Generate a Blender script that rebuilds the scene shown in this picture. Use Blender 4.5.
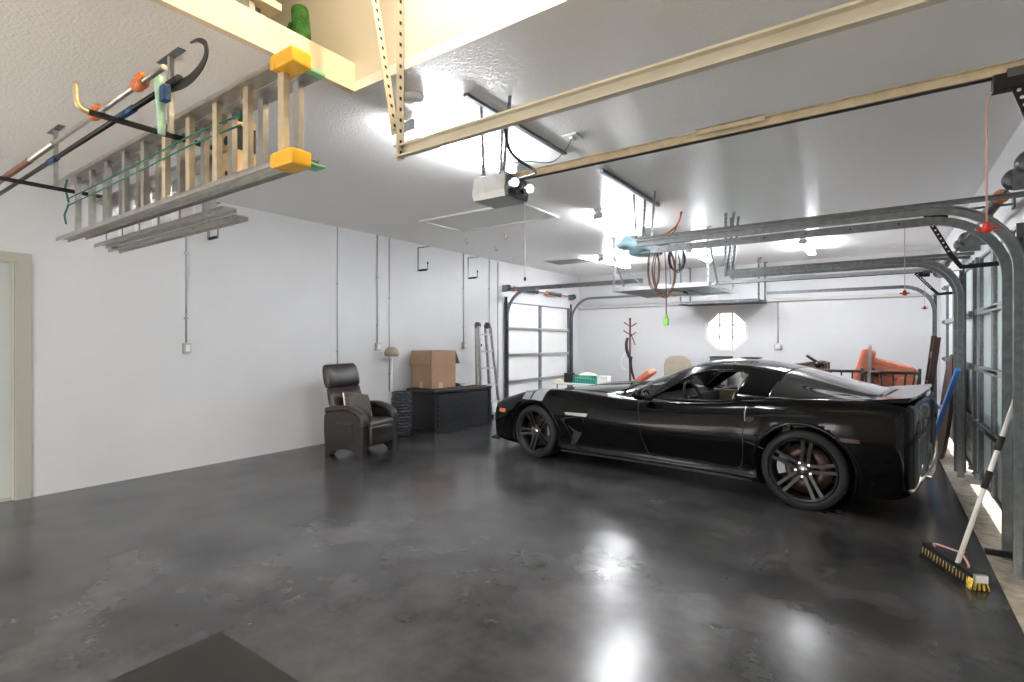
import bpy, bmesh, math, random
from mathutils import Vector, Matrix
from mathutils.bvhtree import BVHTree
random.seed(7)
PI = math.pi
S = bpy.context.scene
C = S.collection
for o in list(bpy.data.objects): bpy.data.objects.remove(o)

# ---------------------------------------------------------------- camera, world, sun, exposure
cam = bpy.data.cameras.new('camera'); camo = bpy.data.objects.new('camera', cam); C.objects.link(camo)
cam.sensor_width = 36; cam.lens = 524 * 36 / 1024; cam.clip_start = .02; cam.clip_end = 200
camo.location = (0, 0, 1.35); camo.rotation_euler = (PI/2, 0, math.atan(370/524))
S.camera = camo
S.view_settings.view_transform = 'Standard'; S.view_settings.look = 'None'
S.view_settings.gamma = 1; S.view_settings.use_curve_mapping = False
S.view_settings.exposure = 1.65
w = bpy.data.worlds.new('world'); S.world = w; w.use_nodes = True
w.node_tree.nodes['Background'].inputs[0].default_value = (1, .98, .95, 1)
w.node_tree.nodes['Background'].inputs[1].default_value = 3.0
sun = bpy.data.lights.new('sun', 'SUN'); sun.energy = 8; sun.angle = .01; sun.color = (1, .94, .85)
suno = bpy.data.objects.new('sun', sun); C.objects.link(suno); suno.location = (8, 2, 8)
suno.rotation_euler = Vector((.80, -.45, .34)).to_track_quat('Z', 'Y').to_euler()
LAMP = 56.0      # fluorescent tube emission
WARM = 420.0     # bulbs over the loft

# ---------------------------------------------------------------- materials
M = {}
def pm(name, col, rough=.5, metal=0, spec=.5, coat=0, var=0, vscale=8, bump=0, bscale=60, rvar=0, emit=None, estr=0, alpha=None, trans=0, bdist=.01):
    m = bpy.data.materials.new(name); m.use_nodes = True; nt = m.node_tree; b = nt.nodes['Principled BSDF']
    b.inputs['Base Color'].default_value = (*col, 1); b.inputs['Roughness'].default_value = rough
    b.inputs['Metallic'].default_value = metal; b.inputs['Specular IOR Level'].default_value = spec
    b.inputs['Coat Weight'].default_value = coat; b.inputs['Coat Roughness'].default_value = .03
    b.inputs['Transmission Weight'].default_value = trans
    if emit: b.inputs['Emission Color'].default_value = (*emit, 1); b.inputs['Emission Strength'].default_value = estr
    tc = nt.nodes.new('ShaderNodeTexCoord')
    if var or rvar:
        n = nt.nodes.new('ShaderNodeTexNoise'); n.inputs['Scale'].default_value = vscale; n.inputs['Detail'].default_value = 6
        nt.links.new(tc.outputs['Object'], n.inputs['Vector'])
        if var:
            r = nt.nodes.new('ShaderNodeValToRGB')
            r.color_ramp.elements[0].position = .3; r.color_ramp.elements[1].position = .7
            r.color_ramp.elements[0].color = (*[c*(1-var) for c in col], 1); r.color_ramp.elements[1].color = (*[min(1, c*(1+var)) for c in col], 1)
            nt.links.new(n.outputs['Fac'], r.inputs['Fac']); nt.links.new(r.outputs['Color'], b.inputs['Base Color'])
        if rvar:
            mr = nt.nodes.new('ShaderNodeMapRange'); mr.inputs['From Min'].default_value = .3; mr.inputs['From Max'].default_value = .7
            mr.inputs['To Min'].default_value = rough-rvar; mr.inputs['To Max'].default_value = rough+rvar
            nt.links.new(n.outputs['Fac'], mr.inputs['Value']); nt.links.new(mr.outputs['Result'], b.inputs['Roughness'])
    if bump:
        n2 = nt.nodes.new('ShaderNodeTexNoise'); n2.inputs['Scale'].default_value = bscale; n2.inputs['Detail'].default_value = 3
        nt.links.new(tc.outputs['Object'], n2.inputs['Vector'])
        bp = nt.nodes.new('ShaderNodeBump'); bp.inputs['Strength'].default_value = bump; bp.inputs['Distance'].default_value = bdist
        nt.links.new(n2.outputs['Fac'], bp.inputs['Height']); nt.links.new(bp.outputs['Normal'], b.inputs['Normal'])
    M[name] = m; return m
pm('wall_paint', (.64, .645, .66), .45, var=.02, vscale=2, bump=.25, bscale=90, bdist=.004)
pm('ceiling_paint', (.90, .88, .85), .30, spec=.6, bump=.55, bscale=55, bdist=.008)
pm('door_paint', (.50, .54, .52), .4)
pm('trim_paint', (.66, .64, .57), .45)
pm('frame_paint', (.40, .39, .34), .45)
pm('grey_band', (.56, .55, .54), .6)
pm('threshold', (.42, .37, .31), .8, var=.35, vscale=14, bump=.4)
pm('outside_ground', (.62, .56, .49), .9)
pm('galv', (.205, .225, .24), .38, .75, var=.18, vscale=25)
pm('galv_light', (.45, .47, .48), .42, .55, var=.1, vscale=20)
pm('galv_dark', (.12, .125, .13), .45, .7, var=.2, vscale=20)
pm('holes', (.02, .02, .02), .8)
pm('cream_lit_metal', (.64, .60, .50), .42, .2, var=.08)  # warm lamp light put into the near track's colour; also a cream strip
pm('alu', (.46, .45, .43), .35, .8, var=.12, vscale=18)
pm('alu_tan_lit', (.60, .52, .38), .42, .35, var=.15, vscale=18)  # aluminium with warm lamp light mixed into its colour for the near rungs
pm('yellow_plastic', (.90, .50, .03), .4)
pm('green_pad', (.30, .62, .36), .6)
pm('rope_green', (.02, .18, .12), .7)
pm('black_metal', (.012, .012, .013), .4, .3)
pm('black_foam', (.02, .018, .016), .8, var=.4, vscale=40)
pm('brass', (.62, .50, .30), .4, .8)
pm('orange_plastic', (.62, .16, .04), .5, var=.25, vscale=60)
pm('mint', (.42, .66, .52), .7, var=.15, vscale=30)
pm('blue_plastic', (.01, .06, .18), .45)
pm('sky_blue', (.30, .50, .58), .4)
pm('blue_pole_paint', (.08, .30, .75), .4)
pm('wood_raw', (.66, .47, .27), .7, var=.2, vscale=12)
pm('pine', (.80, .69, .52), .6, var=.1, vscale=6)
pm('green_cloth', (.05, .20, .04), .8, var=.5, vscale=20, bump=.8, bscale=14, bdist=.05)
pm('leather', (.022, .017, .015), .33, spec=.5, var=.15, vscale=12, bump=.25, bscale=120, bdist=.003)
pm('cushion_brown', (.075, .058, .046), .75, var=.35, vscale=35, bump=.4, bscale=60)
pm('lace', (.75, .72, .66), .8)
pm('wicker_black', (.040, .042, .048), .35)
pm('box_black', (.014, .014, .016), .45, var=.2, vscale=30)
pm('cardboard', (.31, .195, .12), .75, var=.08, vscale=5)
pm('cardboard_in', (.30, .20, .13), .8)
pm('tape', (.50, .36, .24), .35)
pm('white_plastic', (.78, .78, .76), .4)
pm('cream_plastic', (.74, .70, .54), .45)
pm('teal_plastic', (.05, .42, .33), .45)
pm('dark_wood', (.05, .022, .013), .45, var=.35, vscale=9)
pm('red_wood', (.10, .022, .018), .4, var=.3, vscale=9)
pm('coral', (.66, .21, .13), .75, var=.1, vscale=14)
pm('tan_cloth', (.30, .255, .195), .8, var=.1)
pm('beige_leather', (.55, .50, .38), .5, var=.08)
pm('red_plastic', (.42, .02, .02), .35)
pm('pink_cord', (.62, .34, .32), .6)
pm('rubber', (.014, .014, .015), .75)
pm('mat_rubber', (.011, .012, .010), .85, bump=.4, bscale=200, bdist=.002)
pm('yellow_bristle', (.60, .42, .06), .8, var=.5, vscale=50)
pm('cable_black', (.01, .01, .01), .5)
pm('cable_brown', (.20, .09, .06), .5)
pm('lime_plastic', (.35, .85, .15), .4)
pm('car_paint', (.002, .002, .0025), .07, spec=.32)
pm('car_silver', (.48, .52, .56), .25, .5, coat=.6)
pm('car_trim', (.008, .008, .009), .45)
pm('car_tint', (.006, .008, .008), .04, spec=.8, coat=1)
pm('rim', (.045, .045, .046), .42, .8)
pm('chrome', (.8, .8, .8), .12, 1)
pm('brake', (.07, .045, .035), .4, .6)
pm('caliper', (.20, .20, .205), .35, .5)
pm('amber', (.55, .16, .03), .2, coat=.6)
pm('red_lens', (.03, .003, .003), .15, coat=1)
pm('tube', (.9, .9, .9), .5, emit=(.92, .95, 1), estr=LAMP)
pm('bulb', (.9, .9, .9), .5, emit=(1, .80, .53), estr=WARM)
pm('opener_lens', (.85, .85, .85), .3, emit=(.9, .95, 1), estr=.6)
pm('window_glass', (.95, .97, 1), .25, trans=1, spec=.5)
def panel_material():
    m = pm('door_panel', (.70, .80, .78), .42)
    nt = m.node_tree; b = nt.nodes['Principled BSDF']
    tc = nt.nodes['Texture Coordinate']; wv = nt.nodes.new('ShaderNodeTexWave'); wv.bands_direction = 'Z'; wv.inputs['Scale'].default_value = 1.8
    wv.inputs['Distortion'].default_value = .6; wv.inputs['Detail'].default_value = 2
    bp = nt.nodes.new('ShaderNodeBump'); bp.inputs['Strength'].default_value = .35; bp.inputs['Distance'].default_value = .01
    nt.links.new(tc.outputs['Object'], wv.inputs['Vector']); nt.links.new(wv.outputs['Fac'], bp.inputs['Height']); nt.links.new(bp.outputs['Normal'], b.inputs['Normal'])
panel_material()
m = bpy.data.materials.new('clear_glass'); m.use_nodes = True; nt = m.node_tree; nt.nodes.clear()
out = nt.nodes.new('ShaderNodeOutputMaterial'); mx = nt.nodes.new('ShaderNodeMixShader'); tr = nt.nodes.new('ShaderNodeBsdfTransparent'); gl = nt.nodes.new('ShaderNodeBsdfGlossy')
fr = nt.nodes.new('ShaderNodeFresnel'); fr.inputs[0].default_value = 1.5; gl.inputs['Roughness'].default_value = .03; tr.inputs[0].default_value = (.72, .80, .78, 1)
nt.links.new(fr.outputs[0], mx.inputs[0]); nt.links.new(tr.outputs[0], mx.inputs[1]); nt.links.new(gl.outputs[0], mx.inputs[2]); nt.links.new(mx.outputs[0], out.inputs[0]); M['clear_glass'] = m
def floor_material():
    m = pm('floor', (.05, .05, .052), .25, spec=.5)
    nt = m.node_tree; b = nt.nodes['Principled BSDF']; tc = nt.nodes['Texture Coordinate']
    a = nt.nodes.new('ShaderNodeTexNoise'); a.inputs['Scale'].default_value = 1.4; a.inputs['Detail'].default_value = 7; a.inputs['Roughness'].default_value = .6; a.inputs['Distortion'].default_value = 0
    nt.links.new(tc.outputs['Object'], a.inputs['Vector'])
    r = nt.nodes.new('ShaderNodeValToRGB'); r.color_ramp.elements[0].position = .32; r.color_ramp.elements[1].position = .70
    r.color_ramp.elements[0].color = (.012, .012, .014, 1); r.color_ramp.elements[1].color = (.095, .093, .096, 1)
    nt.links.new(a.outputs['Fac'], r.inputs['Fac']); nt.links.new(r.outputs['Color'], b.inputs['Base Color'])
    c = nt.nodes.new('ShaderNodeTexNoise'); c.inputs['Scale'].default_value = 2.2; c.inputs['Detail'].default_value = 6
    nt.links.new(tc.outputs['Object'], c.inputs['Vector'])
    mr = nt.nodes.new('ShaderNodeMapRange'); mr.inputs['From Min'].default_value = .3; mr.inputs['From Max'].default_value = .7; mr.inputs['To Min'].default_value = .20; mr.inputs['To Max'].default_value = .75
    nt.links.new(c.outputs['Fac'], mr.inputs['Value']); nt.links.new(mr.outputs['Result'], b.inputs['Specular IOR Level']); b.inputs['Roughness'].default_value = .22
floor_material()

# ---------------------------------------------------------------- mesh helpers
def bx(bm, a, b, rot=None, at=None, bev=0):
    """box from corner a to corner b; rot is a Matrix about 'at'"""
    r = bmesh.ops.create_cube(bm, size=1); vs = r['verts']
    for v in vs:
        v.co = Vector((a[i] + (b[i]-a[i])*(v.co[i]+.5) for i in range(3)))
    if bev:
        es = list({e for v in vs for e in v.link_edges})
        g = bmesh.ops.bevel(bm, geom=es, offset=bev, segments=2, affect='EDGES', profile=.6)
        vs = list({v for v in g['verts']} | {v for v in vs if v.is_valid})
    if rot is not None:
        p = Vector(at) if at else (Vector(a)+Vector(b))/2
        for v in vs: v.co = rot @ (v.co-p) + p
    return vs
def rz(a): return Matrix.Rotation(a, 3, 'Z')
def ry(a): return Matrix.Rotation(a, 3, 'Y')
def rx(a): return Matrix.Rotation(a, 3, 'X')
def tube(bm, pts, r, seg=8, caps=True, smooth=False):
    pts = [Vector(p) for p in pts]
    if smooth: pts = crom(pts, smooth)
    n = len(pts); rr = r if isinstance(r, (list, tuple)) else [r]*n
    if len(rr) != n: rr = [rr[0] + (rr[-1]-rr[0])*i/(n-1) for i in range(n)]
    rings = []; prev = None
    for i, p in enumerate(pts):
        t = (pts[min(i+1, n-1)] - pts[max(i-1, 0)]).normalized()
        if prev is None:
            u = t.cross(Vector((0, 0, 1)));
            if u.length < .05: u = t.cross(Vector((1, 0, 0)))
        else: u = prev - t*prev.dot(t)
        u.normalize(); prev = u; v = t.cross(u)
        rings.append([bm.verts.new(p + (u*math.cos(2*PI*k/seg) + v*math.sin(2*PI*k/seg))*rr[i]) for k in range(seg)])
    for a, b in zip(rings, rings[1:]):
        for k in range(seg):
            f = bm.faces.new((a[k], a[(k+1) % seg], b[(k+1) % seg], b[k])); f.smooth = True
    if caps:
        bm.faces.new(rings[0][::-1]); bm.faces.new(rings[-1])
def crom(pts, k):
    out = []; n = len(pts)
    for i in range(n-1):
        p0, p1, p2, p3 = pts[max(i-1, 0)], pts[i], pts[i+1], pts[min(i+2, n-1)]
        for j in range(k):
            t = j/k
            out.append(.5*((2*p1) + (p2-p0)*t + (2*p0-5*p1+4*p2-p3)*t*t + (3*p1-p0-3*p2+p3)*t*t*t))
    out.append(pts[-1]); return out
def cyl(bm, a, b, r, seg=16, r2=None):
    tube(bm, [a, b], [r, r if r2 is None else r2], seg)
def lathe(bm, prof, origin=(0, 0, 0), axis='Z', seg=32, close=False):
    o = Vector(origin); rings = []
    for (r, h) in prof:
        ring = []
        for k in range(seg):
            a = 2*PI*k/seg; c, s = r*math.cos(a), r*math.sin(a)
            d = {'Z': (c, s, h), 'Y': (c, h, s), 'X': (h, c, s)}[axis]
            ring.append(bm.verts.new(o + Vector(d)))
        rings.append(ring)
    prs = list(zip(rings, rings[1:])) + ([(rings[-1], rings[0])] if close else [])
    for a, b in prs:
        for k in range(seg):
            f = bm.faces.new((a[k], a[(k+1) % seg], b[(k+1) % seg], b[k])); f.smooth = True
def prism(bm, poly, axis, a, b, bev=0):
    """extrude 2D polygon along axis from a to b. axis 'X': poly=(y,z); 'Y': (x,z); 'Z': (x,y)"""
    def P(p, h): return {'X': (h, p[0], p[1]), 'Y': (p[0], h, p[1]), 'Z': (p[0], p[1], h)}[axis]
    A = [bm.verts.new(P(p, a)) for p in poly]; B = [bm.verts.new(P(p, b)) for p in poly]; n = len(poly)
    fs = [bm.faces.new(A), bm.faces.new(B[::-1])]
    for i in range(n): fs.append(bm.faces.new((A[i], B[i], B[(i+1) % n], A[(i+1) % n])))
    if bev:
        es = list({e for f in fs[:2] for e in f.edges})
        bmesh.ops.bevel(bm, geom=es, offset=bev, segments=3, affect='EDGES', profile=.6)
def sweep(bm, path, prof, side):
    """closed profile [(s,n)] swept along path, s along 'side', n along side x tangent"""
    path = [Vector(p) for p in path]; side = Vector(side); n = len(path); rings = []
    for i, p in enumerate(path):
        t = (path[min(i+1, n-1)] - path[max(i-1, 0)]).normalized(); nn = side.cross(t).normalized()
        rings.append([bm.verts.new(p + side*a + nn*b) for a, b in prof])
    k = len(prof)
    for a, b in zip(rings, rings[1:]):
        for j in range(k): bm.faces.new((a[j], a[(j+1) % k], b[(j+1) % k], b[j]))
    bm.faces.new(rings[0][::-1]); bm.faces.new(rings[-1])
def pillow(bm, sx, sy, sz, mat4=None, n=12, p=.35):
    """puffy cushion: full sizes sx, sy, sz centred on the origin"""
    g = {}
    for side in (1, -1):
        for i in range(n+1):
            for j in range(n+1):
                a, b = 2*i/n-1, 2*j/n-1
                if side < 0 and (i in (0, n) or j in (0, n)): g[(side, i, j)] = g[(1, i, j)]; continue
                h = ((1-a*a)*(1-b*b))**p if abs(a) < 1 and abs(b) < 1 else 0
                q = 1-.06*(1-abs(a))*abs(b)**3
                co = Vector((a*sx/2*(1-.05*(1-b*b)*0), b*sy/2, side*h*sz/2))
                if mat4 is not None: co = mat4 @ co
                g[(side, i, j)] = bm.verts.new(co)
        for i in range(n):
            for j in range(n):
                q = [g[(side, i, j)], g[(side, i+1, j)], g[(side, i+1, j+1)], g[(side, i, j+1)]]
                f = bm.faces.new(q if side > 0 else q[::-1]); f.smooth = True
def perf(bm, a, b, wide=.032, t=.003, side=(0, 1, 0), hole=None, step=.045):
    """perforated angle from a to b; holes added to second bmesh as small dark plates proud of both faces"""
    a, b = Vector(a), Vector(b); d = (b-a).normalized(); side = Vector(side); side = (side - d*side.dot(d)).normalized(); n = d.cross(side)
    L = (b-a).length
    mt = Matrix((side, n, d)).transposed()
    for (x0, x1, y0, y1) in ((0, wide, 0, t), (0, t, 0, wide)):
        vs = bx(bm, (x0, y0, 0), (x1, y1, L))
        for v in vs: v.co = a + mt @ v.co
    if hole is not None:
        k = int(L/step)
        for i in range(k):
            z = (i+.5)*step
            for (x0, x1, y0, y1) in ((wide*.36, wide*.64, -.001, t+.001), (-.001, t+.001, wide*.36, wide*.64)):
                vs = bx(bm, (x0, y0, z-step*.16), (x1, y1, z+step*.16))
                for v in vs: v.co = a + mt @ v.co
                for f in {f for v in vs for f in v.link_faces}: f.material_index = 1
def obj(name, bm, mat, parent=None, label=None, smooth=None):
    bmesh.ops.recalc_face_normals(bm, faces=bm.faces)
    me = bpy.data.meshes.new(name)
    if smooth is not None:
        for f in bm.faces: f.smooth = smooth
    bm.to_mesh(me); bm.free()
    for mm in (mat if isinstance(mat, (list, tuple)) else [mat]): me.materials.append(M[mm])
    o = bpy.data.objects.new(name, me); C.objects.link(o)
    if parent: o.parent = parent
    if label: o['label'] = label
    return o
def N(): return bmesh.new()
def tag(o, label, cat, group=None, kind=None):
    o['label'] = label; o['category'] = cat
    if group: o['group'] = group
    if kind: o['kind'] = kind
    return o
def thing(name, label, cat, loc=(0, 0, 0), rotz=0, group=None):
    o = bpy.data.objects.new(name, None); C.objects.link(o); o.location = loc; o.rotation_euler = (0, 0, rotz); o.empty_display_size = .1
    return tag(o, label, cat, group)
def struct(name, bm, mat, parent=None, label=None, cat=None):
    o = obj(name, bm, mat, parent)
    if not parent: o['kind'] = 'structure'; o['label'] = label or name; o['category'] = cat or name.split('_')[0]
    return o
def children(o): return [c for c in bpy.data.objects if c.parent == o]
def copy_tree(o, parent=None):
    c = o.copy(); C.objects.link(c)
    if parent: c.parent = parent
    for ch in children(o): copy_tree(ch, c)
    return c

# ================================================================ SETTING
XL, XR, YB, YF, ZC = -6.0, .80, 11.3, -2.6, 2.89
b = N(); bx(b, (XL-.3, YF-.2, -.12), (.55, YB+.2, 0)); struct('floor', b, 'floor', label='dark grey mottled polished concrete garage floor')
b = N(); bx(b, (.55, YF-.2, -.12), (1.15, YB+.2, -.004)); bx(b, (.535, YF-.2, -.02), (.56, YB+.2, .002))
struct('trim_1', b, 'threshold', label='rough tan concrete threshold strip along the garage doors', cat='threshold')
b = N(); bx(b, (1.15, YF-.2, -.14), (14, YB+8, -.02)); bx(b, (-16, YF-14, -.14), (14, YF-.2, -.02)); struct('ground', b, 'outside_ground', label='pale driveway outside the garage doors and the added opening', cat='driveway')  # second slab added to bounce warm daylight in through the front opening
# left wall with the door openings
b = N()
DY0, DY1 = 8.28, 10.80
bx(b, (XL-.2, YF, 0), (XL, .35, ZC+1.4)); bx(b, (XL-.2, .35, 2.06), (XL, 1.25, ZC+1.4)); bx(b, (XL-.2, 1.25, 0), (XL, 2.2, ZC+1.4))
bx(b, (XL-.2, 2.2, 0), (XL, DY0, ZC)); bx(b, (XL-.2, DY0, 2.12), (XL, DY1, ZC)); bx(b, (XL-.2, DY1, 0), (XL, YB+.2, ZC))
struct('wall_left', b, 'wall_paint', label='long white painted garage wall on the left')
# back wall with an octagonal opening
b = N(); OX, OZ, OR = -2.606, 1.555, .40
def octo(r): return [(OX + r*math.cos(PI/8+k*PI/4)/math.cos(PI/8), OZ + r*math.sin(PI/8+k*PI/4)/math.cos(PI/8)) for k in range(8)]
sq = [(OX+OR, OZ+OR), (OX-OR, OZ+OR), (OX-OR, OZ-OR), (OX+OR, OZ-OR)]
bx(b, (XL, YB, 0), (OX-OR, YB+.2, ZC)); bx(b, (OX+OR, YB, 0), (XR+.3, YB+.2, ZC)); bx(b, (OX-OR, YB, 0), (OX+OR, YB+.2, OZ-OR)); bx(b, (OX-OR, YB, OZ+OR), (OX+OR, YB+.2, ZC))
k_ = OR*math.tan(PI/8)
for sx in (1, -1):
    for sz in (1, -1):
        prism(b, [(OX+sx*OR, OZ+sz*OR), (OX+sx*k_, OZ+sz*OR), (OX+sx*OR, OZ+sz*k_)], 'Y', YB, YB+.2)
struct('wall_back', b, 'wall_paint', label='white back wall with the octagonal window')
# right wall
b = N()
bx(b, (XR, YF, 0), (XR+.25, 1.62, 2.05)); bx(b, (XR, 3.88, 0), (XR+.25, 4.42, 2.05)); bx(b, (XR, 6.51, 0), (XR+.25, 7.04, 2.05)); bx(b, (XR, 9.60, 0), (XR+.25, YB+.2, 2.05))
bx(b, (XR, YF, 2.05), (XR+.25, YB+.2, ZC)); bx(b, (XR, YF, ZC), (XR+.25, 2.08, ZC+1.5))
struct('wall_right', b, 'wall_paint', label='white wall with the row of overhead doors on the right')
b = N(); bx(b, (XL-.2, YF-.2, 0), (-5.4, YF, ZC+1.5)); bx(b, (-5.4, YF-.2, 2.15), (XR+.25, YF, ZC+1.5)); bx(b, (-2.2, YF-.2, 0), (XR+.25, YF, 2.15)); struct('wall_front', b, 'wall_paint', label='white wall behind the viewer with an added daylight opening')  # unseen opening added to let daylight onto the ceiling and left wall
# ceiling (main), loft deck, recess
b = N(); bx(b, (XL-.2, 2.08, ZC), (XR+.25, YB+.2, ZC+.06)); bx(b, (XL-.2, YF, ZC), (-2.66, 2.08, ZC+.06))
struct('ceiling', b, 'ceiling_paint', label='textured glossy white garage ceiling')
b = N(); bx(b, (-2.70, YF, ZC-.002), (-2.655, 2.08, ZC+.17)); struct('trim_2', b, 'pine', label='pale wooden fascia board along the loft edge', cat='trim')
b = N(); bx(b, (XL-.2, 2.081, ZC+.058), (XR+.25, 2.14, ZC+1.5)); struct('wall_recess', b, 'trim_paint', label='cream wall face rising above the ceiling opening', cat='wall')
M['trim_paint'].node_tree.nodes['Principled BSDF'].inputs['Base Color'].default_value = (.74, .70, .60, 1)
b = N(); bx(b, (XL-.2, YF-.2, ZC+.95), (XR+.25, 2.14, ZC+1.05)); struct('ceiling_recess', b, 'ceiling_paint', label='high ceiling over the loft opening', cat='ceiling')
b = N(); prism(b, [(YB+.001, 2.10), (YB-.055, 2.12), (YB-.055, 2.175), (YB+.001, 2.185)], 'X', XL, XR); struct('trim_3', b, 'grey_band', label='grey ledge band running across the back wall', cat='trim')
# wall seams / thin conduits are things below
# octagonal window
fr_ = N()
for r0, r1, y0, y1 in ((.40, .365, YB-.012, YB+.06),):
    A, B = octo(r0+.012), octo(r1)
    for k in range(8):
        k2 = (k+1) % 8
        prism(fr_, [A[k], A[k2], B[k2], B[k]], 'Y', y0, y1)
wo = struct('window_1', fr_, 'white_plastic', label='octagonal window with muntins darkened as if backlit in the back wall', cat='window')
g = N(); prism(g, octo(.37), 'Y', YB+.03, YB+.036); obj('pane', g, 'clear_glass', wo)
g = N()
for dx in (-.125, .125):
    bx(g, (OX+dx-.013, YB-.02, OZ-.37), (OX+dx+.013, YB+.028, OZ+.37)); bx(g, (OX-.37, YB-.02, OZ+dx-.013), (OX+.37, YB+.028, OZ+dx+.013))
obj('muntin', g, 'frame_paint', wo)  # backlit shade of the muntins is put into this darker grey
# man door in the left wall
d = N(); bx(d, (XL-.09, .40, .02), (XL-.05, 1.19, 2.02))
do = struct('door_1', d, 'door_paint', label='pale door at the left edge of the photo', cat='door')
g = N(); bx(g, (XL-.13, 1.19, 0), (XL-.001, 1.25, 2.02)); bx(g, (XL-.001, 1.20, 0), (XL+.012, 1.30, 2.10)); bx(g, (XL-.001, .30, 0), (XL+.012, .40, 2.10)); bx(g, (XL-.001, .40, 2.02), (XL+.012, 1.20, 2.10)); bx(g, (XL-.13, .40, 2.02), (XL-.002, 1.25, 2.06)); bx(g, (XL-.13, .35, 0), (XL-.03, 1.19, .02))
obj('door_frame', g, 'frame_paint', do)
g = N()
for a, c in (((.62, .24), (1.04, .252)), ((.62, .62), (1.04, .632))): bx(g, (XL-.052, a[0], a[1]), (XL-.045, c[0], c[1]))
for y in (.62, 1.03): bx(g, (XL-.052, y, .24), (XL-.045, y+.012, .632))
obj('pet_flap_rim', g, 'frame_paint', do)

# ---- garage doors: local frame x along width, y outward (+y = room side), z up
def garage_door(name, label, loc, rotz, W, cols, pmat, hh=.525, lift=.0):
    root = thing(name, label, 'garage door', loc, rotz); root['kind'] = 'structure'
    ws = [W*i/cols for i in range(cols+1)]
    for r in range(4):
        z0 = lift + r*hh; z1 = z0 + hh - .006
        g = N(); bx(g, (0, -.045, z0), (W, -.018, z1), bev=.003)
        for q in range(1, 4): bx(g, (.03, -.019, z0+q*hh/4-.003), (W-.03, -.0145, z0+q*hh/4+.003))
        obj('panel', g, pmat, root)
        g = N()
        for i, x in enumerate(ws):
            xa = max(0, min(W-.09, x-.045)); bx(g, (xa, -.018, z0+.003), (xa+.09, .012, z1-.003), bev=.003)
        bx(g, (0, -.018, z0), (W, .006, z0+.022)); bx(g, (0, -.018, z1-.022), (W, .006, z1))
        obj('section_frame', g, 'galv', root)
        if r > 0:
            g = N()
            for x in [min(max(x, .035), W-.035) for x in ws]:
                bx(g, (x-.032, .012, z0-.045), (x+.032, .017, z0+.04)); cyl(g, (x-.034, .022, z0-.003), (x+.034, .022, z0-.003), .008, 8)
                for dz in (-.03, .025):
                    for dx in (-.018, .018): cyl(g, (x+dx, .017, z0+dz), (x+dx, .023, z0+dz), .006, 6)
            obj('hinge', g, 'galv_light', root)
            g = N(); bx(g, (0, .006, z0-.012), (W, .03, z0+.012)); bx(g, (0, .026, z0-.026), (W, .030, z0+.026))
            obj('reinforcing_strut', g, 'galv_light', root)
    for x in (.0, W):
        for r in range(5):
            s = -1 if x == 0 else 1; z = lift + r*hh + (.04 if r == 0 else -.04 if r == 4 else 0)
            g = N(); cyl(g, (x-s*.06, .032, z), (x+s*.035, .032, z), .005, 8); cyl(g, (x+s*.03, .032, z), (x+s*.045, .032, z), .021, 14); bx(g, (x-s*.08, .012, z-.03), (x-s*.01, .04, z+.03), bev=.004)
            obj('roller', g, 'galv', root)
    return root
XD = .755
def right_door(y0, y1, label):
    W = y1-y0
    return garage_door('garage_door', label, (XD, y0, .045), PI/2, W, 3, 'door_panel')
right_door(1.54, 3.96, 'overhead door at the right edge of the photo, nearest the viewer')
right_door(4.33, 6.60, 'overhead sectional door behind the leaning push broom')
right_door(6.95, 9.70, 'farthest overhead door on the right, behind the blue pole')
garage_door('garage_door', 'white sectional overhead door in the left wall near the far corner', (XL+.005, DY1+.03, .02), -PI/2, DY1-DY0+.06, 2, 'white_plastic', .525)

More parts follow.
